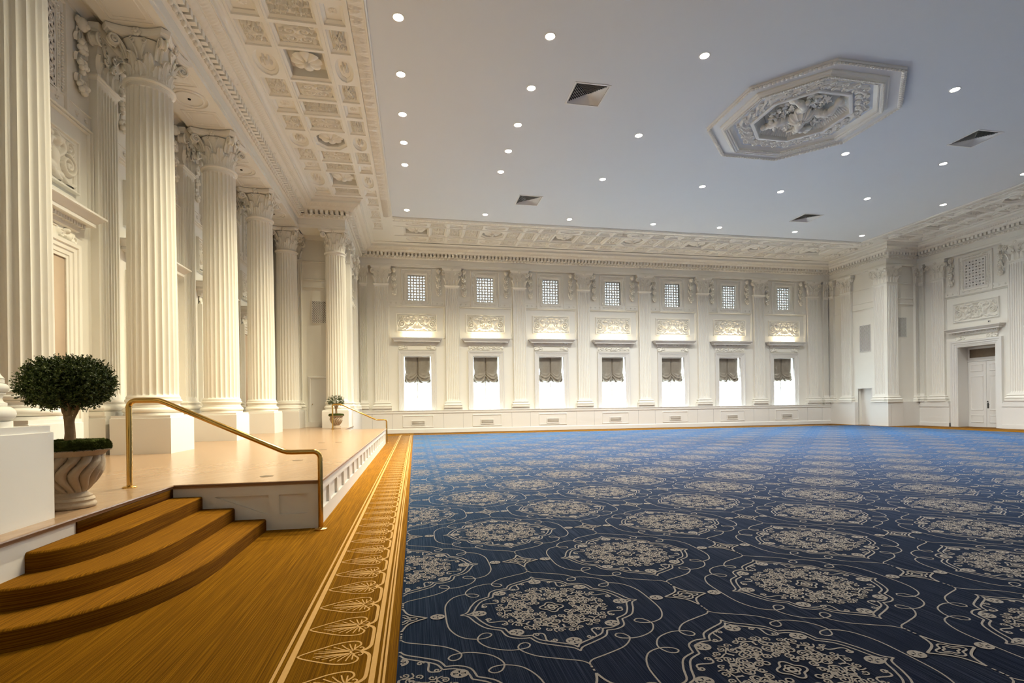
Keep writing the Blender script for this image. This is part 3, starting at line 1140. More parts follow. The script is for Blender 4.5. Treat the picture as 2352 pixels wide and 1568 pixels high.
PILM = {}
PILM['shaft'] = pil_shaft(0.72, 0.14, 1.66, 7.86).mesh('pilaster_shaft', M['plaster'], 40)
mb = MB()
mb.loft([(7.84, -0.36, 0.36, -0.14, 0), (7.86, -0.38, 0.38, -0.16, 0), (7.885, -0.385, 0.385, -0.165, 0), (7.90, -0.41, 0.41, -0.19, 0), (7.93, -0.41, 0.41, -0.19, 0), (7.935, -0.36, 0.36, -0.14, 0)])
PILM['neck'] = mb.mesh('pilaster_neck', M['plaster'], 30)
mb = MB()
s = [(1.33, 0.13), (1.41, 0.13)]
s += [(1.47 - 0.05 * cos(a), 0.085 + 0.045 * sin(a)) for a in np.linspace(0.2, PI - 0.2, 6)]
s += [(1.53, 0.075), (1.545, 0.05), (1.57, 0.045), (1.585, 0.065)]
s += [(1.61 - 0.025 * cos(a), 0.055 + 0.025 * sin(a)) for a in np.linspace(0.2, PI - 0.2, 5)]
s += [(1.645, 0.035), (1.67, 0.03), (1.67, 0.0)]
mb.loft([(z, -0.36 - o, 0.36 + o, -0.14 - o, 0.0) for z, o in s])
PILM['base'] = mb.mesh('pilaster_base', M['plaster'], 40)
mb = MB()
mb.loft([(ZS, -0.49, 0.49, -0.28, 0), (1.28, -0.49, 0.49, -0.28, 0), (1.285, -0.475, 0.475, -0.28, 0), (1.33, -0.475, 0.475, -0.28, 0)])
PILM['pedestal'] = mb.mesh('pilaster_pedestal', M['white'], 30)


def make_pilaster(label, loc, rz, ped=False, sx=1.0, group=None):
    t = thing('fluted_pilaster', label, 'pilaster', loc, rz, group, 'thing')
    t.scale = (sx, 1, 1)
    if ped:
        link('pedestal', PILM['pedestal'], t)
    link('base', PILM['base'], t)
    link('shaft', PILM['shaft'], t)
    link('neck', PILM['neck'], t)
    c = link('capital', CAP['pbell'], t, (0, 0, 7.935))
    link('abacus', CAP['pabacus'], c)
    for s in (-1, 1):
        link('volute', CAP['pvolute'], c, (s * 0.42, 0, 0.635), 0, (s, 1, 1))
    link('flower', CAP['flower'], c, (0, -0.25, 0.82))
    return t


g = 'pilasters of the window wall'
p0 = make_pilaster('flat fluted pilaster left of the first window from the stage', (PX[0], YF, 0), 0, group=g)
for k in range(1, 7):
    copy_tree(p0, (PX[k], YF, 0), 0, 'flat fluted pilaster between the %s and %s windows from the stage' % (ORD[k - 1], ORD[k]))
copy_tree(p0, (PX[7], YF, 0), 0, 'flat fluted pilaster right of the last window, beside the corner')
a = make_pilaster('narrow half pilaster in the corner of window wall and stage pier', (-2.62, YF, 0), 0, sx=0.5)
copy_tree(a, (25.25, YF, 0), 0, 'narrow half pilaster in the corner of window wall and right pier')
g = 'pilasters on the back wall of the stage'
p1 = make_pilaster('flat pilaster on the stage back wall seen past the largest column', (XA, CY[2], 0), PI / 2, True, group=g)
for k, l in ((3, 'flat pilaster on the stage back wall seen past the column behind the handrail'), (4, 'flat pilaster on the stage back wall seen past the third column'), (1, 'flat pilaster on the stage back wall hidden behind the largest column'), (5, 'flat pilaster on the stage back wall behind the back corner column')):
    copy_tree(p1, (XA, CY[k], 0), PI / 2, l)
make_pilaster('flat pilaster on the stage end wall, just right of the back corner column', (-5.22, YRET, 0), 0, True)
make_pilaster('flat pilaster on the stage end wall behind the small topiary column', (-3.35, YRET, 0), 0, True)
g = 'pilasters of the right wall'
q = make_pilaster('flat fluted pilaster left of the double door on the right wall', (XRR, 22.70, 0), -PI / 2, group=g)
copy_tree(q, (XRR, 18.98, 0), -PI / 2, 'flat fluted pilaster right of the double door, at the picture edge')
copy_tree(a, (XRR, 23.62, 0), -PI / 2, 'narrow half pilaster in the corner left of the double door bay')
g = 'pilasters of the right pier'
q = make_pilaster('flat fluted pilaster on the sunlit pier side beside the window wall', (XR, 26.45, 0), -PI / 2, group=g)
copy_tree(q, (XR, 24.2, 0), -PI / 2, 'flat fluted pilaster on the outer edge of the right pier, bright side')
copy_tree(a, (XR, 27.55, 0), -PI / 2, 'narrow half pilaster on the right pier touching the window wall corner')
copy_tree(q, (25.87, YRET, 0), 0, 'flat fluted pilaster on the shaded front of the right pier')
copy_tree(a, (27.57, YRET, 0), 0, 'narrow half pilaster in the shaded inner corner of the right pier')
g = 'pilasters of the stage pier side'
q = make_pilaster('flat pilaster on the stage pier side, nearer the small topiary', (XL, 24.2, 0), PI / 2, group=g)
copy_tree(q, (XL, 26.45, 0), PI / 2, 'flat pilaster on the stage pier side, nearer the window wall')


# ---------------------------------------------------------------- hanging plaster garlands
def garland_mesh(name, seed, drop=1.5):
    r = random.Random(seed)
    mb = MB()
    mb.ball((0, -0.09, -0.14), (0.10, 0.10, 0.13), 10, 8)      # lion-like mask
    mb.ball((0, -0.17, -0.18), (0.045, 0.05, 0.05), 8, 6)
    for s in (-1, 1):
        mb.ball((s * 0.085, -0.06, -0.10), (0.045, 0.05, 0.08), 8, 6)
        mb.tube([(s * 0.06, -0.03, -0.22), (s * 0.09, -0.035, -0.36), (s * 0.03, -0.03, -0.5)], 0.016, 5)
    mb.tube([(0, -0.03, -0.25), (0.012, -0.04, -0.7), (-0.01, -0.04, -drop + 0.1)], 0.02, 6)
    for k, z in enumerate((-0.56, -0.93, -drop + 0.18)):
        for i in range(7):
            a = i * 2 * PI / 7 + k
            mb.ball((0.085 * cos(a) + r.uniform(-.01, .01), -0.06 - r.uniform(0, .05), z + 0.10 * sin(a)), r.uniform(0.042, 0.06), 8, 6)
        mb.ball((0, -0.11, z), 0.06, 8, 6)
        for s in (-1, 1):
            P = leaf_grid(0.09, 0.17, 0.06, nu=5, nv=6)
            P[..., 0] += s * (0.09 + 0.25 * np.linspace(0, .17, 6)[None, :])
            P[..., 1] -= 0.02
            P[..., 2] += z + 0.06
            mb.grid(P)
    return mb.mesh(name, M['carved'], 60)


GAR = garland_mesh('garland', 3)
for k, x in enumerate(WX):
    for s, sd in ((-1, 'left'), (1, 'right')):
        o = link('plaster_garland', GAR, None, (x + s * 1.17, YF, 8.80))
        tag(o, 'carved garland drop on the %s of the %s small lattice window from the stage' % (sd, ORD[k]), 'garland', 'garlands of the window wall', 'thing')
for k, (y, l) in enumerate(((13.35 - 1.15, 'garland drop on the stage back wall, just right of the first visible pilaster capital'), (11.54 - 0.68, 'garland drop on the stage back wall left of the first visible pilaster capital'), (15.26 - .68, 'garland drop on stage back wall left of the pilaster past the second column'), (15.26 + .68, 'garland drop on stage back wall right of the pilaster past the second column'), (18.98 - .68, 'garland drop on stage back wall seen past the third column'))):
    tag(link('plaster_garland', GAR, None, (XA, y, 8.80), PI / 2), l, 'garland', 'garlands of the stage back wall', 'thing')
for y, l in ((22.02, 'garland drop left of the upper lattice above the double door'), (19.70, 'garland drop right of the upper lattice above the double door')):
    tag(link('plaster_garland', GAR, None, (XRR, y, 8.80), -PI / 2), l, 'garland', 'garlands of the right wall', 'thing')
GAR2 = garland_mesh('long_garland', 5, 2.6)
for y, l in ((25.0, 'long pale garland hanging on the stage pier side, nearer the column'), (25.65, 'long pale garland hanging on the stage pier side, nearer the window wall')):
    tag(link('plaster_garland', GAR2, None, (XL, y, 8.7), PI / 2), l, 'garland', 'garlands of the stage pier', 'thing')
# ---------------------------------------------------------------- carved panels above the windows
def big_relief(var):
    st = [(spiral(0.80, -0.06, 0.20, 1.9, PI * 0.5, -1), 0.032, 0.075), (spiral(0.84, 0.27, 0.13, 1.5, -PI * 0.5, 1), 0.026, 0.06),
          (scurve((0.50, 0.38), (0.58, -0.38), 0.25), 0.045, 0.07), (scurve((0.62, 0.32), (0.34, 0.16), 0.15), 0.05, 0.07),
          (spiral(0.28, -0.04, 0.12, 1.4, PI, 1), 0.028, 0.075), (scurve((0.46, -0.34), (0.98, -0.36), 0.10), 0.035, 0.06),
          (arc(0.0, -0.12, 0.17, 0.15, PI / 2), 0.03, 0.06), (np.array([(0.98, 0.40), (0.98, -0.40)]), 0.014, 0.03)]
    bl = [(0.50, 0.26, 0.065, 0.075, 0.12), (0.45, 0.05, 0.10, 0.17, 0.11), (0.36, -0.22, 0.15, 0.09, 0.09), (0.62, 0.34, 0.14, 0.05, 0.07), (0.33, 0.34, 0.13, 0.06, 0.07),
          (0.0, 0.30, 0.12, 0.035, 0.08), (0.0, 0.36, 0.16, 0.03, 0.09), (0.0, 0.22, 0.07, 0.06, 0.08), (0.0, 0.02, 0.06, 0.16, 0.09), (0.16, 0.20, 0.055, 0.055, 0.09),
          (0.25, -0.31, 0.06, 0.06, 0.08), (0.09, -0.33, 0.10, 0.08, 0.08), (0.26, -0.03, 0.05, 0.05, 0.10), (0.80, -0.06, 0.05, 0.05, 0.09), (0.62, -0.30, 0.07, 0.06, 0.07), (0.93, 0.10, 0.05, 0.05, 0.05)]
    if var:
        st[4] = (spiral(0.20, 0.10, 0.13, 1.5, 0, -1), 0.03, 0.075)
        bl[1] = (0.42, -0.06, 0.11, 0.18, 0.12)
        bl += rosette_blobs(0.17, -0.2, 0.1, 0.08, 6)
    return relief_mesh('carved_relief_%d' % var, 2.0, 0.82, st, bl, 150, 64, M['carved'])


REL = [big_relief(0), big_relief(1)]
mb = MB()
mb.ring(-1.0, 1.0, -0.41, 0.41, [(0.0, 0.0), (0.0, -0.03), (0.02, -0.045), (0.035, -0.045), (0.05, -0.075), (0.07, -0.08), (0.08, -0.04), (0.08, 0.05)])
RELF = mb.mesh('relief_frame', M['plaster'], 30)


def relief_thing(label, loc, rz, var, group):
    t = thing('relief_panel', label, 'relief panel', loc, rz, group, 'thing')
    link('carving', REL[var], t, (0, -0.012, 0))
    link('frame', RELF, t)
    return t


# ---------------------------------------------------------------- pierced lattice screens
def lattice_mesh(name, w, h, nx, nz, th_=0.030):
    mb = MB()
    cw, ch = w / nx, h / nz
    for i in range(nx + 1):
        x = -w / 2 + i * cw
        mb.box(x - th_, x + th_, -0.02, 0.015, 0, h)
    for j in range(nz + 1):
        z = j * ch
        mb.box(-w / 2, w / 2, -0.02, 0.015, z - th_, z + th_)
    th = np.linspace(0, 2 * PI, 12, endpoint=False)
    for i in range(nx):
        for j in range(nz):
            cx, cz = -w / 2 + (i + .5) * cw, (j + .5) * ch
            if (i + j) % 2:
                r = min(cw, ch) * 0.33
                mb.tube(np.stack([cx + r * np.cos(th), np.full(12, -0.005), cz + r * np.sin(th)], -1), 0.020, 5, True, up=(0, 1, 0))
            else:
                for sx in (-1, 1):
                    mb.tube([(cx - cw / 2, -0.005, cz - sx * ch / 2), (cx + cw / 2, -0.005, cz + sx * ch / 2)], 0.017, 5, up=(0, 1, 0))
                mb.ball((cx, -0.01, cz), (0.035, 0.02, 0.035), 8, 5)
    return mb.mesh(name, M['white'], 40)


mb = MB()
mb.add([(-0.46, 0, 0), (0.46, 0, 0), (0.46, 0, 1.35), (-0.46, 0, 1.35)], [0, 1, 2, 3])
DIMMER = mb.mesh('dimming_pane', M['dimmer'], 0)
LAT = lattice_mesh('lattice', 0.94, 1.36, 6, 9)
mb = MB()
mb.ring(-0.47, 0.47, 0, 1.35, [(-0.01, 0.08), (-0.01, -0.01), (0.06, -0.015), (0.07, -0.045), (0.13, -0.055), (0.15, -0.03), (0.26, -0.03), (0.28, -0.07), (0.33, -0.07), (0.345, 0.0)])
for s in (-1, 1):
    for k in range(26):
        mb.ball((s * 0.575, -0.055, 0.03 + k * 0.055), (0.02, 0.02, 0.02), 6, 4)
        mb.ball((s * 0.68, -0.045, 0.03 + k * 0.055), (0.028, 0.025, 0.02), 6, 4)
for k in range(22):
    mb.ball((-0.58 + k * 0.0553, -0.055, 1.455), (0.02, 0.02, 0.02), 6, 4)
    mb.ball((-0.58 + k * 0.0553, -0.045, 1.56), (0.022, 0.025, 0.026), 6, 4)
LATF = mb.mesh('lattice_surround', M['plaster'], 40)
# moulded field between two pilasters (u from -1.49 to 1.49)
mb = MB()
prof = [(0.0, 0.0), (0.0, -0.02), (0.02, -0.05), (0.03, -0.05), (0.035, -0.03), (0.05, -0.03), (0.06, -0.07), (0.075, -0.08), (0.08, 0.0)]
mb.arch3(-1.41, 1.41, 5.10, 6.71, prof)
mb.box(-1.49, 1.49, -0.03, 0.0, 6.82, 7.06)
for k in range(11):
    for i in range(5):
        a = i * 2 * PI / 5
        mb.ball((-1.35 + k * 0.27 + 0.03 * cos(a), -0.035, 6.94 + 0.03 * sin(a)), (0.025, 0.025, 0.025), 6, 4)
mb.box(-1.49, 1.49, -0.045, 0.0, 7.06, 7.085)
FIELD = mb.mesh('panel_moulding', M['plaster'], 40)


def hood_mesh():
    mb = MB()
    mb.loft([(4.70, -1.00, 1.00, -0.06, 0.0), (4.72, -1.02, 1.02, -0.09, 0), (4.77, -1.03, 1.03, -0.10, 0), (4.775, -1.03, 1.03, -0.10, 0), (4.84, -1.04, 1.04, -0.11, 0),
             (4.86, -1.13, 1.13, -0.20, 0), (4.865, -1.20, 1.20, -0.26, 0), (4.93, -1.20, 1.20, -0.26, 0), (4.94, -1.22, 1.22, -0.28, 0), (4.99, -1.27, 1.27, -0.33, 0), (5.03, -1.31, 1.31, -0.37, 0), (5.035, -1.33, 1.33, -0.39, 0), (5.07, -1.33, 1.33, -0.39, 0)])
    n = 30
    for k in range(n):
        x = -1.06 + (k + 0.5) * 2.12 / n
        mb.box(x - 0.022, x + 0.022, -0.17, -0.10, 4.785, 4.85)
    return mb.mesh('hood_cornice', M['white'], 30)


HOOD = hood_mesh()


def frieze_mesh(var):
    if var:
        st = [(spiral(0.14, 0.0, 0.10, 1.5, PI, 1), 0.022, 0.05), (spiral(0.42, 0.0, 0.10, 1.5, 0, 1), 0.022, 0.05), (spiral(0.70, 0.0, 0.10, 1.5, PI, -1), 0.022, 0.05), (scurve((0.02, -0.08), (0.9, 0.06), 0.06), 0.02, 0.04)]
        bl = rosette_blobs(0, 0, 0.09, 0.06, 6) + [(0.90, 0.0, 0.05, 0.10, 0.06)]
    else:
        st = [(spiral(0.90, -0.02, 0.10, 1.3, PI, 1), 0.025, 0.05), (spiral(0.58, 0.0, 0.085, 1.6, 0, 1), 0.022, 0.045), (np.array([(0.0, 0.10), (0.52, 0.10)]), 0.012, 0.02), (np.array([(0.0, -0.10), (0.52, -0.10)]), 0.012, 0.02), (np.array([(0.50, 0.10), (0.50, -0.10)]), 0.012, 0.02)]
        bl = [(0.72, 0.075, 0.05, 0.055, 0.09), (0.75, -0.03, 0.07, 0.08, 0.08), (0.86, -0.07, 0.09, 0.045, 0.06), (0.66, -0.02, 0.05, 0.03, 0.06)]
    return relief_mesh('carved_frieze_%d' % var, 1.98, 0.27, st, bl, 120, 22, M['carved'])


FRZ = [frieze_mesh(0), frieze_mesh(1)]
mb = MB()
mb.arch3(-0.72, 0.72, 1.21, 4.12, [(-0.002, 0.42), (-0.002, -0.03), (0.06, -0.03), (0.065, -0.045), (0.14, -0.05), (0.15, -0.07), (0.20, -0.075), (0.215, -0.10), (0.27, -0.105), (0.28, 0.0)])
ARCHI = mb.mesh('window_architrave', M['white'], 30)
mb = MB()
mb.arch3(-0.64, 0.64, 1.26, 4.06, [(0.08, 0.34), (0.08, 0.30), (0.0, 0.30), (0.0, 0.36)])
mb.box(-0.72, 0.72, 0.30, 0.36, 1.21, 1.27)
mb.box(-0.035, 0.035, 0.30, 0.36, 1.27, 4.06)
mb.box(-0.64, -0.035, 0.315, 0.35, 2.66, 2.71)
mb.box(0.035, 0.64, 0.315, 0.35, 2.66, 2.71)
SASH = mb.mesh('window_sash', M['white'], 30)
mb = MB()
mb.box(-0.66, 0.66, 0.328, 0.334, 1.25, 4.08)
PANE = mb.mesh('window_pane', M['glass'], 0)
mb = MB()
mb.box(-0.72, 0.72, -0.14, 0.40, 1.20, 1.222)
SILL = mb.mesh('window_sill', M['white'], 30)


def blind_mesh(seed):
    r = np.random.default_rng(seed)
    nu, nv = 61, 66
    u = np.linspace(-1, 1, nu)[:, None]
    t = np.linspace(0, 1, nv)[None, :]
    lobe = np.abs(np.sin(u * PI))                    # two puffs, gathered at centre and edges
    drop = 1.30 + 0.13 * lobe ** 0.6 + 0.02 * np.sin(u * 7 + seed)
    X = u * (0.665 + 0.0 * t) * (1 - 0.05 * np.exp(-((t - 0.62) / 0.12) ** 2) + 0.035 * np.clip((t - 0.72) / 0.28, 0, 1))
    Z = -t * drop
    puff = np.clip((t - 0.60) / 0.40, 0, 1)
    Y = -0.03 - 0.035 * lobe * t - puff * (0.15 * lobe + 0.03) * np.sin(np.clip(puff, 0, 1) * PI) ** 0.6
    sw = np.clip(puff * 1.25, 0, 1)
    fold = np.sin(2 * PI * (3.2 * puff - 1.1 * lobe + 0.25 * np.sin(u * 3 + seed))) * 0.042 * sw
    fold = fold + 0.020 * np.sin(u * 19 + 9 * puff + seed) * sw
    Y = Y + fold + 0.006 * np.sin(u * 11 + t * 5)
    Y = Y + 0.075 * np.exp(-(u / 0.045) ** 2) * (1 - 0.3 * t)       # deep centre pleat
    Y = Y + 0.012 * r.standard_normal((nu, 1)).cumsum(0) * 0.15 * puff
    Z = Z - 0.03 * np.exp(-(u / 0.05) ** 2) * puff * -1.0
    mb = MB()
    mb.grid(np.stack(np.broadcast_arrays(X, Y, Z), -1))
    # rolled hem at the bottom
    k = nv - 1
    mb.tube(np.stack([np.broadcast_to(X, (nu, nv))[:, k], np.broadcast_to(Y, (nu, nv))[:, k] + 0.02, Z[:, k] + 0.015], -1), 0.022, 6)
    return mb.mesh('blind_cloth_%d' % seed, M['blind'], 60)


BL = [blind_mesh(s) for s in (1, 2, 3)]
mb = MB()
mb.box(-0.66, 0.66, -0.055, 0.02, -0.03, 0.02)
HEADR = mb.mesh('blind_headrail', M['white'], 30)

mb = MB()
mb.box(-0.34, 0.34, -0.006, 0.02, 0, 0.22, 0)
for k in range(9):
    z = 0.02 + k * 0.021
    mb.add([(-0.32, -0.010, z), (0.32, -0.010, z), (0.32, -0.016, z + 0.012), (-0.32, -0.016, z + 0.012)], [0, 1, 2, 3], 1)
VENT_BODY = mb
VENTM = mb.mesh('vent_body', [M['ventmetal'], M['plaster']], 0)
mb = MB()
mb.ring(-0.33, 0.33, 0.01, 0.21, [(-0.005, 0.0), (-0.005, -0.025), (0.035, -0.025), (0.04, 0.0)])
VENTF = mb.mesh('vent_frame', M['white'], 30)
mb = MB()
mb.box(-0.62, 0.62, -0.03, 0.03, 0, 0.035)
STRIPB = mb.mesh('strip_housing', M['white'], 30)
mb = MB()
mb.box(-0.58, 0.58, -0.018, 0.018, 0.034, 0.05)
STRIPL = mb.mesh('strip_tube', M['strip'], 0)
YD = 27.60
for k, x in enumerate(WX):
    n = ORD[k]
    w = thing('window', 'tall bright window, %s from the stage, with white surround and moulded hood' % n, 'window', (x, YF, 0), 0, None, 'structure')
    w.name = 'window_%d' % (k + 1)
    link('architrave', ARCHI, w)
    sa = link('sash', SASH, w)
    link('pane', PANE, sa)
    link('sill', SILL, w)
    link('hood_cornice', HOOD, w)
    link('carved_frieze', FRZ[k % 2], w, (0, -0.03, 4.565))
    link('panel_moulding', FIELD, w)
    t = thing('lattice_screen', 'small pierced lattice screen lit from behind, %s from the stage, under the ceiling' % n, 'lattice screen', (x, YF, 7.09), 0, 'lattice screens of the window wall', 'thing')
    link('lattice', LAT, t, (0, 0.14, -0.01))
    link('dimming_pane', DIMMER, t, (0, 0.26, 0))
    link('surround', LATF, t)
    relief_thing('carved cherub relief panel above the %s window hood from the stage' % n, (x, YF, 5.90), 0, k % 2, 'relief panels above the window hoods')
    t = thing('window_blind', 'brown damask balloon blind half drawn over the %s window from the stage' % n, 'blind', (x, YF + 0.25, 4.09), 0, 'balloon blinds', 'thing')
    link('cloth', BL[k % 3], t)
    link('headrail', HEADR, t)
    t = thing('strip_light', 'warm strip light lying on the hood of the %s window from the stage' % n, 'light', (x, YF - 0.20, 5.071), 0, 'strip lights on the window hoods', 'thing')
    link('housing', STRIPB, t)
    link('tube', STRIPL, t)
    t = thing('air_vent', 'grey louvred vent in the low panel under the %s window from the stage' % n, 'vent', (x, YD - 0.005, 0.43), 0, 'vents under the windows', 'thing')
    link('louvres', VENTM, t)
    link('frame', VENTF, t)

# ---------------------------------------------------------------- low dado walls
mb = MB()
mb.box(-2.8, 25.5, YD, YF + 0.01, 0, 1.05)
mb.loft([(1.05, -2.8, 25.5, YD - 0.012, YF + 0.01), (1.06, -2.8, 25.5, YD - 0.03, YF), (1.17, -2.8, 25.5, YD - 0.03, YF), (1.18, -2.8, 25.5, YD - 0.05, YF), (1.205, -2.8, 25.5, YD - 0.05, YF)])
mb.loft([(0, -2.8, 25.5, YD - 0.035, YD), (0.20, -2.8, 25.5, YD - 0.035, YD), (0.215, -2.8, 25.5, YD - 0.02, YD), (0.23, -2.8, 25.5, YD - 0.005, YD)])
for x in WX:
    mb.ring(x - 0.76, x + 0.76, 0.35, 0.90, [(0.0, YD), (0.005, YD - 0.02), (0.03, YD - 0.025), (0.045, YD - 0.012), (0.055, YD)])
for x in PX:
    for s in (-0.52, 0.52):
        mb.box(x + s - 0.003, x + s + 0.003, YD - 0.002, YD, 0.23, 1.05, 1)
for x in PX:      # plinth blocks carried up under each pilaster
    mb.box(x - 0.5, x + 0.5, YD + 0.005, YF, 1.2, 1.335)
mb.box(-2.8, -2.4, YD + 0.005, YF, 1.2, 1.335)
mb.box(25.1, 25.5, YD + 0.005, YF, 1.2, 1.335)
struct('baseboard_far', mb, [M['white'], M['grillegrey']], 'low cream dado wall with moulded panels under the windows', 'dado')
mb = MB()
mb.box(25.45, XR, 25.80, 27.6, 0, 1.335)
mb.box(25.45, XR, YRET - 0.20, 24.80, 0, 1.335)
mb.box(XR - 0.01, 26.42, YRET - 0.20, YRET, 0, 1.335)
mb.box(26.42, XRR, YRET - 0.17, YRET, 0, 1.335)
struct('baseboard_right_pier', mb, M['white'], 'tall white plinth at the foot of the right pier', 'plinth')
mb = MB()
for y0, y1 in ((22.07, YRET - 0.16), (17.0, 19.62)):
    mb.box(27.55, XRR, y0, y1, 0, 1.05)
    mb.box(27.52, XRR, y0, y1, 1.05, 1.21)
    mb.box(27.52, XRR, y0, y1, 0, 0.2)
    mb.box(27.52, XRR, y0 + 0.05, y1 - 0.05, 1.21, 1.335)
struct('baseboard_right', mb, M['white'], 'low cream dado either side of the double door', 'dado')
mb = MB()
mb.box(XL, -2.74, YRET - 0.2, 27.62, 0, 1.335)
mb.box(-5.9, XL, YRET - 0.06, YRET, ZS, 0.80)
struct('baseboard_left_pier', mb, M['white'], 'tall white plinth along the stage pier side', 'plinth')

# ---------------------------------------------------------------- bays of the stage back wall
mb = MB()
mb.arch3(-0.72, 0.72, ZS, 4.16, [(0.0, 0.0), (0.0, -0.04), (0.06, -0.04), (0.065, -0.055), (0.14, -0.06), (0.15, -0.08), (0.22, -0.085), (0.235, -0.11), (0.30, -0.115), (0.31, 0.0)])
NICHE = mb.mesh('niche_surround', M['plaster'], 30)
mb = MB()
mb.box(-0.72, 0.72, -0.015, 0.0, ZS, 4.16)
NPANEL = mb.mesh('niche_panel', M['fabricwall'], 0)
mb = MB()
mb.box(-0.47, 0.47, 0.001, 0.004, 0, 1.36)
LATB = mb.mesh('lattice_backing', M['grillegrey'], 0)
for k in range(5):
    yc = (CY[k] + CY[k + 1]) / 2
    nm = ['outside the picture edge', 'seen right of the largest column', 'seen right of the handrail column', 'seen right of the third column', 'seen right of the fourth column'][k]
    w = thing('trim_%d' % (7 + k), 'tall tan panelled niche with moulded hood on the stage back wall, ' + nm, 'niche', (XA, yc, 0), PI / 2, None, 'structure')
    link('surround', NICHE, w)
    link('fabric_panel', NPANEL, w)
    link('hood_cornice', HOOD, w)
    link('carved_frieze', FRZ[0], w, (0, -0.03, 4.565))
    link('panel_moulding', FIELD, w)
    relief_thing('carved relief panel on the stage back wall ' + nm, (XA, yc, 5.90), PI / 2, k % 2, 'relief panels of the stage back wall')
    t = thing('lattice_screen', 'dark pierced lattice high on the stage back wall ' + nm, 'lattice screen', (XA, yc, 7.09), PI / 2, 'lattice screens of the stage back wall', 'thing')
    link('backing', LATB, t, (0, -0.012, 0))
    link('lattice', LAT, t, (0, -0.03, 0))
    link('surround', LATF, t)

# ---------------------------------------------------------------- double door bay on the right wall
YB = 20.87
d = thing('door_1', 'tall white double door with dark transom and moulded hood on the right wall', 'door', (XRR, YB, 0), -PI / 2, None, 'structure')
mb = MB()
mb.arch3(-0.88, 0.88, 0, 4.12, [(-0.002, 0.75), (-0.002, -0.04), (0.05, -0.04), (0.055, -0.06), (0.13, -0.065), (0.14, -0.09), (0.22, -0.095), (0.235, -0.12), (0.32, -0.125), (0.33, 0.0)])
mb.obj('architrave', M['white'], d)


def leaf(s):
    mb = MB()
    x0, x1 = (-0.875, -0.006) if s < 0 else (0.006, 0.875)
    mb.box(x0, x1, 0.60, 0.65, 0.005, 3.36)
    for z0, z1 in ((0.22, 0.62), (0.86, 2.62), (2.84, 3.22)):
        mb.ring(x0 + 0.19, x1 - 0.19, z0 + 0.06, z1 - 0.06, [(0.0, 0.606), (0.0, 0.60), (0.02, 0.585), (0.045, 0.58), (0.06, 0.60)])
    return mb


lf = leaf(-1).obj('door_leaf', M['white'], d)
rf = leaf(1).obj('door_leaf', M['white'], d)
mb = MB()
mb.box(0.04, 0.10, 0.585, 0.602, 0.96, 1.24)
mb.tube([(0.07, 0.585, 1.14), (0.07, 0.53, 1.14), (0.19, 0.525, 1.14)], 0.012, 6)
mb.ball((0.07, 0.57, 1.30), (0.03, 0.03, 0.03), 8, 6)
mb.obj('handle', M['handle'], rf)
mb = MB()
mb.box(-0.88, 0.88, 0.58, 0.66, 3.37, 3.50)
mb.ring(-0.78, 0.78, 3.56, 4.0, [(0.0, 0.64), (0.0, 0.60), (0.10, 0.595), (0.10, 0.66)])
tr = mb.obj('transom_frame', M['white'], d)
mb = MB()
mb.box(-0.80, 0.80, 0.63, 0.65, 3.50, 4.04)
mb.ring(-0.76, 0.76, 3.57, 3.98, [(0.0, 0.63), (0.0, 0.60), (0.045, 0.60), (0.045, 0.63)])
mb.obj('transom_panel', M['woodbrown'], tr)
link('hood_cornice', HOOD, d)
link('carved_frieze', FRZ[0], d, (0, -0.03, 4.565))
link('panel_moulding', FIELD, d)
relief_thing('carved relief panel above the double door hood', (XRR, YB, 5.90), -PI / 2, 1, 'relief panels of the right wall')
t = thing('lattice_screen', 'pierced lattice screen high above the double door, unlit', 'lattice screen', (XRR, YB, 7.09), -PI / 2, None, 'thing')
LATB2 = LATB.copy()
LATB2.materials[0] = M['greyback']
link('backing', LATB2, t, (0, -0.012, 0))
link('lattice', LAT, t, (0, -0.03, 0))
link('surround', LATF, t)
mb = MB()
mb.box(-0.05, 0.05, -0.045, 0.0, -0.05, 0.05)
t = thing('motion_sensor', 'small square sensor on the wall just above the double door hood', 'sensor', (XRR, 20.25, 5.24), -PI / 2, None, 'thing')
mb.obj('housing', M['white'], t)
mb = MB()
mb.box(-0.032, 0.032, -0.05, -0.044, -0.032, 0.032)
mb.obj('lens', M['grillegrey'], t)

# jib door in the right pier
d = thing('door_2', 'small plain white door recessed in the foot of the right pier', 'door', (XR, 25.30, 0), -PI / 2, None, 'structure')
mb = MB()
mb.box(-0.45, 0.45, 0.235, 0.252, 0, 2.12)
mb.obj('door_leaf', M['white'], d)
mb = MB()
mb.arch3(-0.45, 0.45, 0, 2.12, [(0.0, 0.02), (0.0, -0.012), (0.02, -0.02), (0.04, -0.012), (0.04, 0.0)])
mb.obj('door_frame', M['white'], d)
d = thing('door_3', 'small plain white door in the stage end wall left of the small topiary', 'door', (-4.12, YRET, ZS), 0, None, 'structure')
mb = MB()
mb.box(-0.42, 0.42, -0.012, 0.0, 0, 2.12)
lf = mb.obj('door_leaf', M['white'], d)
mb = MB()
mb.arch3(-0.42, 0.42, 0, 2.12, [(0.0, 0.0), (0.0, -0.03), (0.02, -0.05), (0.09, -0.05), (0.11, -0.03), (0.11, 0.0)])
mb.obj('door_frame', M['white'], d)
mb = MB()
mb.ball((-0.35, -0.05, 1.0), 0.022, 8, 6)
mb.tube([(-0.35, -0.01, 1.0), (-0.35, -0.05, 1.0)], 0.01, 6)
mb.obj('door_knob', M['brass'], lf)
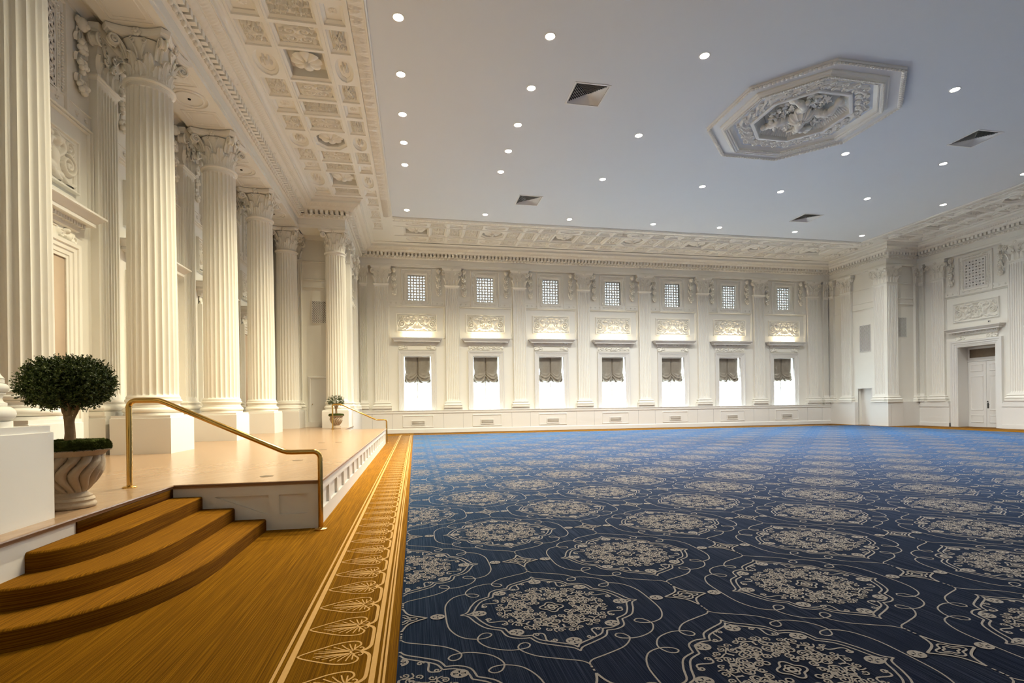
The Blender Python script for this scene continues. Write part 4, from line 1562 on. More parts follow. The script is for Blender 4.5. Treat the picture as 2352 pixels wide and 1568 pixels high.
# simple mouldings on the stage end wall and pier fronts
for nm, x0, x1, lab in (('trim_12', -4.80, -3.75, 'raised mouldings on the wall above the small stage door'), ('trim_13', 26.36, 27.36, 'raised mouldings on the shaded front of the right pier')):
    mb = MB()
    for z in (7.86, 6.72, 7.06):
        mb.loft([(z, x0, x1, YRET - 0.05, YRET), (z + 0.03, x0, x1, YRET - 0.06, YRET), (z + 0.06, x0, x1, YRET - 0.02, YRET)])
    mb.box(x0, x1, YRET - 0.02, YRET, 6.78, 7.06)
    struct(nm, mb, M['plaster'], lab, 'moulding')
for nm, X, s, lab in (('trim_14', XR, 1, 'raised mouldings on the bright side of the right pier'), ('trim_15', XL, -1, 'raised mouldings on the side of the stage pier')):
    mb = MB()
    a, b = (X - 0.055, X) if s > 0 else (X, X + 0.055)
    for y0, y1 in ((24.58, 26.08), (26.84, 27.38)):
        for z in (7.86, 6.72, 7.06):
            mb.box(a, b, y0, y1, z, z + 0.05)
        c, d_ = (X - 0.02, X) if s > 0 else (X, X + 0.02)
        mb.box(c, d_, y0, y1, 6.77, 7.06)
    struct(nm, mb, M['plaster'], lab, 'moulding')


# ---------------------------------------------------------------- wall speaker grilles
def wall_grille(label, loc, rz, w, h):
    t = thing('wall_grille', label, 'grille', loc, rz, 'perforated wall grilles', 'thing')
    mb = MB()
    mb.box(-w / 2, w / 2, -0.012, 0.0, -h / 2, h / 2)
    mb.obj('backing', M['grillegrey'], t)
    mb = MB()
    mb.ring(-w / 2, w / 2, -h / 2, h / 2, [(0.0, 0.0), (0.0, -0.03), (0.03, -0.03), (0.035, 0.0)])
    mb.obj('frame', M['white'], t)
    mb = MB()
    st = 0.075
    n = int((w + h) / st)
    for sg in (-1, 1):
        for k in range(1, n):
            c = k * st
            # 45 degree line x + z = c inside the w x h box
            a0, a1 = max(0, c - h), min(w, c)
            if a1 - a0 < 0.02:
                continue
            p = [(a0, c - a0), (a1, c - a1)]
            P = []
            for (x, z) in p:
                xx = x - w / 2
                P.append((sg * xx, -0.02, z - h / 2))
            mb.tube(P, 0.012, 4, up=(0, 1, 0))
    mb.obj('mesh_bars', M['white'], t)
    return t


wall_grille('perforated grille high on the stage end wall above the small door', (-4.15, YRET, 5.66), 0, 0.56, 0.93)
wall_grille('perforated grille on the shaded front of the right pier', (26.62, YRET, 5.47), 0, 0.56, 1.05)
wall_grille('perforated grille on the bright side of the right pier above the plain door', (XR, 25.23, 5.02), -PI / 2, 0.70, 1.5)
wall_grille('perforated grille on the stage pier side beside the long garlands', (XL, 25.3, 5.02), PI / 2, 0.70, 1.5)
# ---------------------------------------------------------------- woven carpet patterns (ribbons of pile in the carpet mesh)
def spline(pts, per=6, closed=False):
    p = np.asarray(pts, float)
    n = len(p)
    out = []
    rng_ = range(n if closed else n - 1)
    for i in rng_:
        if closed:
            a, b, c, d = p[(i - 1) % n], p[i], p[(i + 1) % n], p[(i + 2) % n]
        else:
            a, b, c, d = p[max(i - 1, 0)], p[i], p[i + 1], p[min(i + 2, n - 1)]
        t = np.linspace(0, 1, per, endpoint=False)[:, None]
        out.append(0.5 * ((2 * b) + (-a + c) * t + (2 * a - 5 * b + 4 * c - d) * t ** 2 + (-a + 3 * b - 3 * c + d) * t ** 3))
    out = np.concatenate(out)
    if not closed:
        out = np.concatenate([out, p[-1:]])
    return out


def ribbon(pts, w, closed=False):
    p = np.asarray(pts, float)
    if closed:
        t = np.roll(p, -1, 0) - np.roll(p, 1, 0)
    else:
        t = np.gradient(p, axis=0)
    t /= np.linalg.norm(t, axis=1)[:, None] + 1e-12
    n = np.stack([-t[:, 1], t[:, 0]], -1) * w / 2
    A, B = p + n, p - n
    if closed:
        A2, B2 = np.roll(A, -1, 0), np.roll(B, -1, 0)
        return np.stack([B, B2, A2, A], 1)
    return np.stack([B[:-1], B[1:], A[1:], A[:-1]], 1)


def mir(Q, sx, sy):
    R = Q * np.array([sx, sy])
    return R[:, ::-1] if sx * sy < 0 else R


def rot(p, a):
    c, s = cos(a), sin(a)
    p = np.asarray(p, float)
    return np.stack([p[..., 0] * c - p[..., 1] * s, p[..., 0] * s + p[..., 1] * c], -1)


def medallion(per):
    Q = []
    W = 0.0115
    outer = [(0, .805), (.035, .765), (.14, .72), (.27, .655), (.345, .565), (.335, .505), (.295, .487), (.272, .515), (.30, .553), (.40, .562), (.515, .505), (.572, .405), (.55, .328), (.505, .308), (.478, .336), (.51, .372), (.585, .378), (.675, .325), (.735, .19), (.745, 0)]
    inn = [[(0, .655), (.03, .61), (.13, .555), (.215, .50), (.25, .43)], [(.25, .43), (.32, .425), (.385, .38), (.41, .29)], [(.41, .29), (.50, .235), (.555, .14), (.595, .035), (.645, 0)]]
    quad = [ribbon(spline(outer, per), 0.010)]
    for sc, w in ((1.0, 0.012), (0.93, 0.012)):
        for s in inn:
            quad.append(ribbon(spline(np.array(s) * sc, per), w))
    # S scrolls in the rim
    for (p, q, b, r) in (((.10, .505), (.215, .385), .20, .022), ((.355, .215), (.475, .10), -.20, .022)):
        quad.append(ribbon(scurve(p, q, b, 3 * per), W))
        for c, d in ((p, 1), (q, -1)):
            quad.append(ribbon(spiral(c[0] + .012 * d, c[1] - 0.014 * d, r, 1.2, 0, d, 2 * per + 2), W * .9))
    for q in quad:
        for sx in (1, -1):
            for sy in (1, -1):
                Q.append(mir(q, sx, sy))
    # eight small flowers
    th = np.linspace(0, 2 * PI, 2 * per + 2, endpoint=False)

    def flower(cx, cy, rx, ry):
        Q.append(ribbon(np.stack([cx + rx * np.cos(th), cy + ry * np.sin(th)], -1), 0.016, True))
        for sx in (1, -1):
            for sy in (1, -1):
                Q.append(ribbon(np.stack([cx + sx * rx * .42 + rx * .24 * np.cos(th), cy + sy * ry * .42 + ry * .24 * np.sin(th)], -1), 0.009, True))
        for a in (PI / 4, -PI / 4):
            Q.append(ribbon(np.array([(cx - rx * .8 * cos(a), cy - ry * .8 * sin(a)), (cx + rx * .8 * cos(a), cy + ry * .8 * sin(a))]), 0.008))
    for x, y in ((.515, 0), (-.515, 0), (0, .525), (0, -.525), (.32, .34), (-.32, .34), (.32, -.34), (-.32, -.34)):
        flower(x, y, .043, .037)
    # dense lace in the middle
    sec = []
    for s in (1, -1):
        for (r, a, R, tn, st) in ((.165, .20, .027, 1.4, 0), (.235, .15, .036, 1.5, 2), (.255, .33, .025, 1.2, 4), (.315, .20, .034, 1.5, 1), (.375, .09, .026, 1.4, 3), (.365, .29, .024, 1.2, 5), (.205, .36, .02, 1.2, 2)):
            sec.append((spiral(r * sin(a * s), r * cos(a * s), R, tn, st * s, s, 2 * per + 4), 0.0092))
        for (r1, a1, r2, a2, b) in ((.14, .10, .23, .30, .22), (.23, .05, .32, .33, .20), (.29, .02, .40, .17, .22), (.27, .38, .36, .20, -.25), (.19, .39, .29, .12, .25)):
            p, q = (r1 * sin(a1 * s), r1 * cos(a1 * s)), (r2 * sin(a2 * s), r2 * cos(a2 * s))
            sec.append((scurve(p, q, b * s, 2 * per), 0.0092))
    for k in range(8):
        for pts, w in sec:
            Q.append(ribbon(rot(pts, k * PI / 4), w))
    t2 = np.linspace(0, 2 * PI, 6 * per, endpoint=False)
    rr = 0.072 * (1 + 0.20 * np.cos(4 * t2))
    Q.append(ribbon(np.stack([rr * np.cos(t2), rr * np.sin(t2)], -1), 0.012, True))
    Q.append(ribbon(np.stack([rr * .55 * np.cos(t2), rr * .55 * np.sin(t2)], -1), 0.010, True))
    Q.append(ribbon(np.stack([.02 * np.cos(th), .02 * np.sin(th)], -1), 0.016, True))
    for k in range(4):
        a = PI / 4 + k * PI / 2
        Q.append(ribbon(np.stack([.125 * cos(a) + .018 * np.cos(th), .125 * sin(a) + .018 * np.sin(th)], -1), 0.010, True))
    # concave diamond between the medallions
    dm = [[(0, .185), (.045, .075), (.165, 0)]]
    for s in dm:
        q = ribbon(spline(s, per), 0.014)
        for sx in (1, -1):
            for sy in (1, -1):
                Q.append(mir(q, sx, sy) + np.array([0, 1.1]))
    rr = 0.058 * (1 + 0.25 * np.cos(4 * t2))
    for k_ in (1.0, 0.55):
        Q.append(ribbon(np.stack([1.35 * k_ * rr * np.cos(t2), 1.1 + k_ * rr * np.sin(t2)], -1), 0.012, True))
    for s in (1, -1):
        flower(s * .235, 1.1, .042, .036)
        for d, L in ((.21, .02), (.245, .022), (.275, .014)):
            Q.append(ribbon(np.array([(0, 1.1 + s * d), (0, 1.1 + s * (d + L))]), 0.012))
    z = np.concatenate([k * 1.1e-5 + np.arange(len(q)) * 2e-7 for k, q in enumerate(Q)])
    return np.concatenate(Q), z


MED = [medallion(6), medallion(4), medallion(3)]
CX0, CX1, CY0, CY1 = -0.118, 25.0, YN, 25.5
allq, allz = [], []
for i in range(-1, 26):
    mx = 0.93 + 1.035 * i
    for j in range(-3, 13):
        my = 3.51 + 2.2 * j + (1.1 if i % 2 else 0)
        if my < 1.2 or my > 26.5 or mx > 1.62 * my + 2.5:
            continue
        lod = 0 if my < 6 else (1 if my < 11 else 2)
        allq.append(MED[lod][0] + np.array([mx, my]))
        allz.append(MED[lod][1])
allq = np.concatenate(allq)
allz = np.concatenate(allz)
c = allq.mean(1)
lo, hi = allq.min(1), allq.max(1)
keep = (lo[:, 0] > CX0 + .002) & (hi[:, 0] < CX1) & (hi[:, 1] < CY1) & (lo[:, 1] > CY0)
allq, allz = allq[keep], allz[keep]
mb = MB()
mb.box(CX0, CX1, CY0, CY1, 0.0, 0.008, 0)
V = np.concatenate([allq.reshape(-1, 2), np.repeat(0.0095 + allz, 4)[:, None]], 1)
mb.add(V, np.arange(len(V)).reshape(-1, 4), 1)
o = mb.obj('carpet', [M['navy'], M['navyline']], None, 0)
tag(o, 'huge navy blue carpet with beige lace medallions covering the ballroom floor', 'carpet', None, 'thing')

# gold surround with the leaf border woven in
mb = MB()
for a, b, c_, d in cells(XA - 0.1, XRR + 0.9, YN, YF + 0.05, [(CX0 + 0.01, CX1 - 0.01, CY0 - 1, CY1 - 0.01)]):
    mb.box(a, b, c_, d, -0.06, 0.006, 0)
Q = []


def vline(x, w, y0=0.5, y1=25.6):
    Q.append(np.array([[(x - w / 2, y0), (x + w / 2, y0), (x + w / 2, y1), (x - w / 2, y1)]]))


for x, w in ((-.766, .018), (-.715, .034), (-.247, .030), (-.207, .012), (-.184, .014)):
    vline(x, w, 0.5, 25.4 - x * 1.0)
    yy = 25.4 - x
    Q.append(np.array([[(x, yy - w / 2), (24.9 - x, yy - w / 2), (24.9 - x, yy + w / 2), (x, yy + w / 2)]]))


def leaf_border(per):
    L = []
    half = [(-.69, 0), (-.66, .028), (-.58, .075), (-.48, .125), (-.40, .14), (-.355, .125), (-.342, .085), (-.365, .05), (-.375, .03)]
    for s in (1, -1):
        h = np.array(half) * np.array([1, s])
        L.append(ribbon(spline(h, per), 0.0115))
        for (x0, y0, x1, y1) in ((-.39, .012, -.60, .02), (-.40, .014, -.58, .04), (-.41, .018, -.545, .062), (-.405, .02, -.50, .085), (-.395, .022, -.455, .10), (-.385, .025, -.41, .105), (-.375, .028, -.375, .095)):
            L.append(ribbon(np.array([(x0, y0 * s), ((x0 + x1) / 2, (y0 + y1) / 2 * s * .9), (x1, y1 * s)]), 0.0085))
        L.append(ribbon(spline(np.array([(-.395, 0), (-.375, .022 * s), (-.345, .012 * s), (-.325, 0)]), per), 0.010))
        L.append(ribbon(spline(np.array([(-.33, .004 * s), (-.30, .028 * s), (-.281, .07 * s), (-.279, .183 * s)]), per), 0.021))
        L.append(ribbon(spline(np.array([(-.335, .006 * s), (-.32, .035 * s), (-.335, .052 * s), (-.345, .04 * s)]), per), 0.009))
    return np.concatenate(L)


LB = [leaf_border(4), leaf_border(2)]
k = 0
y = 3.13 - 6 * 0.366
while y < 25.0:
    Q.append(LB[0 if y < 9 else 1] + np.array([0, y]))
    y += 0.366
Zq = np.concatenate([0.0075 + (k % 40) * 1.2e-5 + np.arange(len(q)) * 4e-7 for k, q in enumerate(Q)])
Q = np.concatenate(Q)
V = np.concatenate([Q.reshape(-1, 2), np.repeat(Zq, 4)[:, None]], 1)
mb.add(V, np.arange(len(V)).reshape(-1, 4), 1)
o = mb.obj('floor', [M['gold'], M['goldline']], None, 0)
tag(o, 'gold carpeted floor strip with woven leaf border round the blue carpet', 'floor', None, 'structure')

# ---------------------------------------------------------------- stage
SX, SB = -1.15, -2.75
SY0, SY1 = 6.45, 20.35
st = thing('stage', 'low white panelled stage with pale maple floor under the columns', 'stage', (0, 0, 0), 0, None, 'thing')
mb = MB()
prof = [(0.0, ZS - 0.052), (0.018, ZS - 0.048), (0.02, ZS - 0.03), (0.032, ZS - 0.026), (0.042, ZS - 0.014), (0.04, ZS - 0.004), (0.032, ZS)]
out = [(SB, 2.7), (SB, SY0), (SX, SY0), (SX, SY1), (SB, SY1), (SB, YRET - 0.2)]
P = np.array(out, float)
t = np.diff(P, axis=0)
t /= np.linalg.norm(t, axis=1)[:, None]
nn = np.stack([t[:, 1], -t[:, 0]], -1)


def ofs(d):
    o_ = [P[0] + nn[0] * d]
    for i in range(1, len(P) - 1):
        o_.append(P[i] + (nn[i - 1] + nn[i]) * d)
    o_.append(P[-1] + nn[-1] * d)
    return o_


mb.grid(np.array([[(*q, z) for q in ofs(d)] for d, z in prof]))
mb.obj('nosing', M['woodedge'], st, 30)
mb = MB()
e = 0.032
mb.add([(XA, 2.7, ZS), (SB + e, 2.7, ZS), (SB + e, YRET, ZS), (XA, YRET, ZS)], [0, 1, 2, 3])
mb.add([(SB + e, SY0 - e, ZS), (SX + e, SY0 - e, ZS), (SX + e, SY1 + e, ZS), (SB + e, SY1 + e, ZS)], [0, 1, 2, 3])
mb.obj('deck', M['wood'], st, 0)
# skirt: front with recessed panels
mb = MB()
D = 0.032
pan = []
y = 6.60
while y + 0.57 < SY1 - 0.08:
    pan.append((y, y + 0.57, 0.19, 0.42))
    y += 0.71
for a, b, c_, d in cells(SY0, SY1, 0, ZS - 0.05, pan):
    mb.box(SX - 0.05, SX, a, b, c_, d)
for a, b, c_, d in pan:
    mb.box(SX - 0.05, SX - D, a, b, c_, d)
pan = [(-1.60, -1.285, 0.185, 0.42)]
tri = (-2.30, -1.72, 0.185, 0.42)
for a, b, c_, d in cells(SB, SX - 0.05, 0, ZS - 0.05, pan + [tri]):
    mb.box(a, b, SY0, SY0 + 0.05, c_, d)
for a, b, c_, d in pan + [tri]:
    mb.box(a, b, SY0 + D, SY0 + 0.05, c_, d)
mb.prism([(-2.30, 0.185), (-1.72, 0.185), (-2.30, 0.42)], SY0, SY0 + D + 0.001, axis=1)
mb.box(SX - 0.10, SX + 0.006, SY0 - 0.006, SY0 + 0.09, 0, ZS - 0.05)
mb.box(SB - 0.05, SB, 2.7, SY0, 0, ZS - 0.05)
mb.box(SB, SX, SY1 - 0.05, SY1, 0, ZS - 0.05)
mb.box(SB - 0.05, SB, SY1, YRET - 0.2, 0, ZS - 0.05)
mb.obj('skirt', M['white'], st, 20)
for k, (x, y) in enumerate(((-1.86, 6.92), (-1.90, 8.85), (-1.86, 10.9), (-2.24, 13.0), (-1.86, 13.05))):
    mb = MB()
    mb.lathe([(0.0, 0.004), (0.075, 0.004), (0.08, 0.002), (0.08, 0.0)], 24)
    lab = ['round metal floor socket nearest the stage corner', 'round metal floor socket second from the stage corner', 'round metal floor socket third from the stage corner', 'distant round floor socket further from the stage edge', 'distant round floor socket nearer the stage edge'][k]
    o = mb.obj('floor_socket', M['socket'], None)
    o.location = (x, y, ZS)
    tag(o, lab, 'floor socket', 'floor sockets in the stage', 'thing')
    if k == 0:
        o['label'] = lab

# ---------------------------------------------------------------- carpeted stairs
stairs = thing('carpeted_stairs', 'curved gold carpeted steps leading up to the stage', 'stairs', (SB, SY0, 0), 0, None, 'thing')
R = ZS / 4


def step_outline(x1, yend, n=26):
    """from the stage face at the far side, along the straight nose, round the quarter curve back to the stage face"""
    yc = 5.15
    pts = [(SB, SY0 - 0.004), (x1 - 0.015, SY0 - 0.004), (x1, SY0 - 0.02)]
    for a in np.linspace(0, PI / 2, n):
        c_, s_ = cos(a) ** (2 / 2.25), sin(a) ** (2 / 2.25)
        pts.append((SB + (x1 - SB) * c_, yc - (yc - yend) * s_))
    return pts


for k, (x1, ye) in enumerate(((-1.74, 3.50), (-2.08, 3.86), (-2.42, 4.22))):
    z0, z1 = R * k if k else 0.005, R * (k + 1)
    pl = step_outline(x1, ye)
    pts = np.array(pl)
    cxy = np.array([SB, 5.3])
    secs = []
    for ins, z in ((0.0, z0), (0.0, z1 - 0.03), (0.003, z1 - 0.014), (0.010, z1 - 0.004), (0.022, z1)):
        q = pts.copy()
        d = q - cxy
        L = np.linalg.norm(d, axis=1)[:, None]
        q2 = q - d / L * ins
        q2[:, 0] = np.maximum(q2[:, 0], SB)
        secs.append(np.concatenate([q2, np.full((len(q), 1), z)], 1))
    mb = MB()
    mb.grid(np.array(secs[:3]), wv=True, flip=True, mat=1)
    mb.grid(np.array(secs[2:]), wv=True, flip=True)
    mb.add(secs[-1], np.arange(len(pl))[::-1])
    mb.xf(Matrix.Translation((-SB, -SY0, 0)))
    mb.obj('step', [M['goldriser'], M['goldface_shaded']], stairs, 40)
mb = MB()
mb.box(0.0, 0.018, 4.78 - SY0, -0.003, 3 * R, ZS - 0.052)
mb.obj('top_riser', M['goldface_shaded'], stairs, 0)


# ---------------------------------------------------------------- brass handrails
def handrail(label, y):
    t = thing('handrail', label, 'handrail', (-3.12, y, ZS), 0, 'brass handrails beside the stage steps', 'thing')
    p = [(0, 0, 0.0), (0, 0, 0.89)]
    p += [(0.075 - 0.075 * cos(a), 0, 0.89 + 0.075 * sin(a)) for a in np.linspace(0.2, PI / 2, 7)]
    p += [(0.24, 0, 0.965), (0.30, 0, 0.962), (0.36, 0, 0.94)]
    p += [(1.58, 0, 0.365), (1.64, 0, 0.345), (1.70, 0, 0.342), (1.93, 0, 0.342)]
    p += [(1.93 + 0.075 * sin(a), 0, 0.342 - 0.075 + 0.075 * cos(a)) for a in np.linspace(0.2, PI / 2, 7)]
    p += [(2.005, 0, 0.10), (2.005, 0, -ZS)]
    mb = MB()
    mb.tube(p, 0.029, 14, up=(0, 1, 0))
    mb.obj('rail', M['brass'], t, 50)
    for x, z in ((0, 0), (2.005, -ZS + 0.006)):
        mb = MB()
        mb.lathe([(0.03, 0.03), (0.033, 0.024), (0.064, 0.018), (0.07, 0.012), (0.07, 0.0)], 28, (x, 0, z))
        mb.obj('base_flange', M['brass'], t, 40)
    return t


handrail('polished brass handrail beside the carpeted steps in the foreground', 6.34)
handrail('small distant brass handrail at the far end of the stage', 20.46)


# ---------------------------------------------------------------- boxwood topiary in a swirled urn
def topiary(label, loc, nleaf, seed):
    r = np.random.default_rng(seed)
    t = thing('potted_topiary', label, 'topiary', loc, 0, 'topiary urns at the ends of the stage', 'thing')
    mb = MB()
    pr = [(0.0, 0.0), (0.175, 0.0), (0.185, 0.012), (0.185, 0.035), (0.172, 0.045), (0.17, 0.062), (0.176, 0.07), (0.168, 0.085), (0.155, 0.092), (0.155, 0.105), (0.135, 0.115), (0.118, 0.13), (0.115, 0.14)]
    mb.lathe(pr, 40)
    mb.lathe([(0.235, 0.462), (0.245, 0.468), (0.262, 0.488), (0.288, 0.502), (0.293, 0.512), (0.286, 0.52), (0.27, 0.522), (0.255, 0.51)], 48)
    mb.lathe([(0.0, 0.508), (0.26, 0.508)], 32)
    n = 448
    zz = np.linspace(0.138, 0.468, 56)
    k = (zz - 0.138) / 0.33
    rad = 0.115 + 0.140 * np.sin(np.clip(k * 1.32, 0, 1.6) * PI / 2 * 0.93) ** 0.85
    rad = np.where(k > 0.78, 0.255 - 0.030 * ((k - 0.78) / 0.22) ** 1.6, rad)
    th = np.linspace(0, 2 * PI, n, endpoint=False)
    tw = 0.27 * np.sin(k * PI * 1.6 - 0.6)
    ph = (th[:, None] + tw[None, :]) * 14 / 2
    env = np.clip(np.minimum(k / 0.08, (1 - k) / 0.10), 0, 1) ** 0.6
    g_ = np.abs(np.sin(ph)) ** 0.5
    Rr = rad[None, :] * (1 + (g_ - 1) * 0.25 * env[None, :])
    Pg = np.stack([Rr * np.cos(th)[:, None], Rr * np.sin(th)[:, None], np.broadcast_to(zz, (n, 56))], -1)
    mb.grid(Pg, wu=True)
    mb.obj('urn', M['stone'], t, 60)
    mb = MB()
    nt, nr = 60, 14
    a = np.linspace(0, 2 * PI, nt, endpoint=False)
    ph = np.linspace(-0.5, PI / 2, nr)
    Rm_ = (0.235 + 0.052 * np.cos(ph))[None, :] + r.normal(0, 0.006, (nt, nr))
    Rm_[:, -1] = 0.0
    Rm_[:, -2] = 0.14
    Zm = 0.525 + 0.055 * np.sin(ph)[None, :] + 0.01 * r.standard_normal((nt, nr)) + 0.012
    mb.grid(np.stack([Rm_ * np.cos(a)[:, None], Rm_ * np.sin(a)[:, None], Zm], -1), wu=True)
    tufts = nleaf // 6
    aa = r.uniform(0, 2 * PI, tufts)
    pp = r.uniform(-0.4, PI / 2, tufts)
    rr = (0.235 + 0.052 * np.cos(pp)) * np.where(pp > 1.2, r.uniform(.3, 1, tufts), 1)
    c0 = np.stack([rr * np.cos(aa), rr * np.sin(aa), 0.535 + 0.055 * np.sin(pp)], -1)
    d = np.stack([np.cos(aa) * np.cos(pp), np.sin(aa) * np.cos(pp), np.sin(pp) + 0.3], -1) + r.normal(0, 0.5, (tufts, 3))
    d *= 0.02 / np.linalg.norm(d, axis=1)[:, None]
    s = r.normal(0, 1, (tufts, 3))
    s *= 0.003 / np.linalg.norm(s, axis=1)[:, None]
    V = np.stack([c0 - s, c0 + s, c0 + d], 1).reshape(-1, 3)
    mb.add(V, np.arange(len(V)).reshape(-1, 3))
    mb.obj('moss', M['moss'], t, 60)
    mb = MB()
    mb.tube([(0.0, 0, 0.55), (0.004, 0.0, 0.66), (-0.004, 0.004, 0.76), (0.0, 0, 0.82)], [0.046, 0.038, 0.037, 0.043], 12)
    for q, w in (([(0.004, 0, 0.78), (-0.035, 0.0, 0.85), (-0.06, 0.01, 0.92), (-0.10, 0.02, 1.02)], 0.022), ([(0.0, 0, 0.78), (0.04, 0.01, 0.86), (0.075, 0.0, 0.93), (0.12, -0.02, 1.03)], 0.024), ([(0, 0, 0.80), (0.005, 0.02, 0.9), (0.0, 0.04, 1.02)], 0.024), ([(0, 0, 0.80), (0.0, -0.03, 0.9), (-0.02, -0.09, 1.0)], 0.02)):
        mb.tube(q, np.linspace(w * 1.25, w * 0.7, len(q)), 10)
    mb.obj('trunk', M['bark'], t, 60)
    # foliage: leaves grown on many small sprigs over a flattened dome
    ns = nleaf // 16
    u = r.uniform(-1, 1, ns)
    az = r.uniform(0, 2 * PI, ns)
    sh = r.uniform(0.16, 1.0, ns) ** 0.5
    ct = np.sqrt(1 - u * u)
    rx = 0.305 * sh * (1 + 0.05 * np.sin(3 * az + seed) + 0.04 * np.sin(7 * az))
    C_ = np.stack([rx * ct ** 0.72 * np.cos(az), rx * ct ** 0.72 * np.sin(az), 1.085 + np.where(u > 0, 0.215, 0.165) * u * sh + 0.02 * np.sin(5 * az)], -1)
    out = np.stack([ct * np.cos(az), ct * np.sin(az), u * 0.8 + 0.25], -1)
    out += r.normal(0, 0.35, (ns, 3))
    out /= np.linalg.norm(out, axis=1)[:, None]
    m = 16
    tt = np.tile(np.linspace(0.1, 1, m), ns)
    base = np.repeat(C_, m, 0) + np.repeat(out, m, 0) * (tt * 0.062)[:, None]
    dirn = np.repeat(out, m, 0) * 0.55 + r.normal(0, 0.75, (ns * m, 3))
    dirn /= np.linalg.norm(dirn, axis=1)[:, None]
    side = np.cross(dirn, r.normal(0, 1, (ns * m, 3)))
    side /= np.linalg.norm(side, axis=1)[:, None] + 1e-9
    L = r.uniform(0.014, 0.022, ns * m)[:, None]
    Wd = L * 0.30
    V = np.stack([base, base + dirn * L * 0.5 + side * Wd, base + dirn * L, base + dirn * L * 0.5 - side * Wd], 1)
    young = (tt > 0.8) & (r.random(ns * m) < 0.55)
    mb = MB()
    for mask, mi in ((~young, 0), (young, 1)):
        q = V[mask].reshape(-1, 3)
        mb.add(q, np.arange(len(q)).reshape(-1, 4), mi)
    f = mb.obj('foliage', [M['leafA'], M['leafB']], t, 0)
    f['kind'] = 'stuff'
    return t


topiary('large round boxwood topiary in a swirled stone urn by the carpeted steps', (-3.03, 5.20, ZS), 60000, 3)
topiary('small distant boxwood topiary in a swirled urn at the far end of the stage', (-3.10, 21.25, ZS), 9000, 4)
# ---------------------------------------------------------------- recessed ceiling lamps
LX = [-0.26, 3.14, 7.02, 11.13, 14.55, 18.69, 22.6]
LYF = {0: [22.4, 18.2, 16.67, 15.06, 13.25, 11.31], 1: [22.4, 18.2, 16.67, 15.06, 13.25, 11.31], 2: [22.4, 18.2, 15.04, 11.31], 3: [22.4, 18.2], 4: [22.35, 18.15, 15.0, 11.4], 5: [22.35, 18.2, 15.07], 6: [22.35, 18.25, 15.25]}
mb = MB()
mb.lathe([(0.105, -0.002), (0.112, -0.008), (0.135, -0.006), (0.14, 0.0)], 28)
LTRIM = mb.mesh('lamp_trim', M['white'], 40)
mb = MB()
mb.lathe([(0.0, 0.0), (0.106, 0.0)], 28)
LLENS = mb.mesh('lamp_lens', M['lamp'], 0)
SPOT = bpy.data.lights.new('downlight_lamp', 'SPOT')
SPOT.energy = 760.0
SPOT.color = (1.0, 0.985, 0.93)
SPOT.spot_size = math.radians(96)
SPOT.spot_blend = 0.35
SPOT.shadow_soft_size = 0.09


SPOTW = SPOT.copy()
SPOTW.energy = 560.0
SPOTW.spot_size = math.radians(128)
SPOTW.spot_blend = 0.65
SPOT.spot_size = math.radians(146)
SPOT.spot_blend = 0.9
SPOTD = SPOT.copy()
SPOTD.energy = 330.0
SPOTW.color = (1.0, 0.88, 0.60)


def spot(x, y, parent=None, row=0):
    o = bpy.data.objects.new('downlight_lamp', SPOTW if row < 2 else (SPOTD if row > 4 else SPOT))
    COL.objects.link(o)
    o.location = (x, y, ZC - 0.02) if parent is None else (0, 0, -0.02)
    o.parent = parent


for i, x in enumerate(LX):
    for j, y in enumerate(LYF[i]):
        row = 'row nearest the columns' if i == 0 else ('last row at the right' if i == 6 else '%s row from the columns' % ORD[i])
        t = thing('recessed_downlight', 'round ceiling downlight, %s from the windows in the %s' % (ORD[j], row), 'downlight', (x, y, ZC), 0, 'recessed ceiling downlights', 'thing')
        link('trim', LTRIM, t)
        link('lens', LLENS, t, (0, 0, -0.003))
        spot(x, y, t, i)
# the same grid of lamps carries on above and behind the viewpoint
for i, x in enumerate(LX):
    for y in ((9.87, 8.1), (9.87,))[i] if i < 2 else ((11.31,) if i < 4 else (11.31, 8.34)):
        if not any(abs(y - q) < 0.2 for q in LYF[i]):
            spot(x, y, None, i)


# ---------------------------------------------------------------- square air diffusers
def diffuser_mesh():
    a, b = MB(), MB()
    H = 0.5
    P = np.array([[(-H, -H, z) for z in (0,)], ])
    a.ring(-H, H, -H, H, [(0, 0), (0, 0), (0, 0)]) if False else None
    for o0, o1, z0, z1 in ((H, H, 0.004, -0.012), (H, H - 0.045, -0.012, -0.012), (H - 0.045, H - 0.05, -0.012, 0.03)):
        q = [[(sx * o, sy * o, z) for sx, sy in ((-1, -1), (1, -1), (1, 1), (-1, 1))] for o, z in ((o0, z0), (o1, z1))]
        a.grid(np.array(q), wv=True)
    n = 10
    for k in range(n):
        o1 = 0.445 * (1 - k / n)
        o0 = 0.445 * (1 - (k + 0.80) / n)
        q = [[(sx * o, sy * o, z) for sx, sy in ((-1, -1), (1, -1), (1, 1), (-1, 1))] for o, z in ((o1, -0.008), (max(o0, 0.002), 0.036))]
        b.grid(np.array(q), wv=True)
    c = MB()
    c.box(-0.46, 0.46, -0.46, 0.46, 0.07, 0.075)
    for s in (-1, 1):
        c.box(s * 0.455 - 0.003, s * 0.455 + 0.003, -0.46, 0.46, 0.0, 0.07)
        c.box(-0.46, 0.46, s * 0.455 - 0.003, s * 0.455 + 0.003, 0.0, 0.07)
    return a.mesh('diffuser_frame', M['white'], 20), b.mesh('diffuser_louvres', M['white'], 0), c.mesh('diffuser_throat', M['dark'], 0)


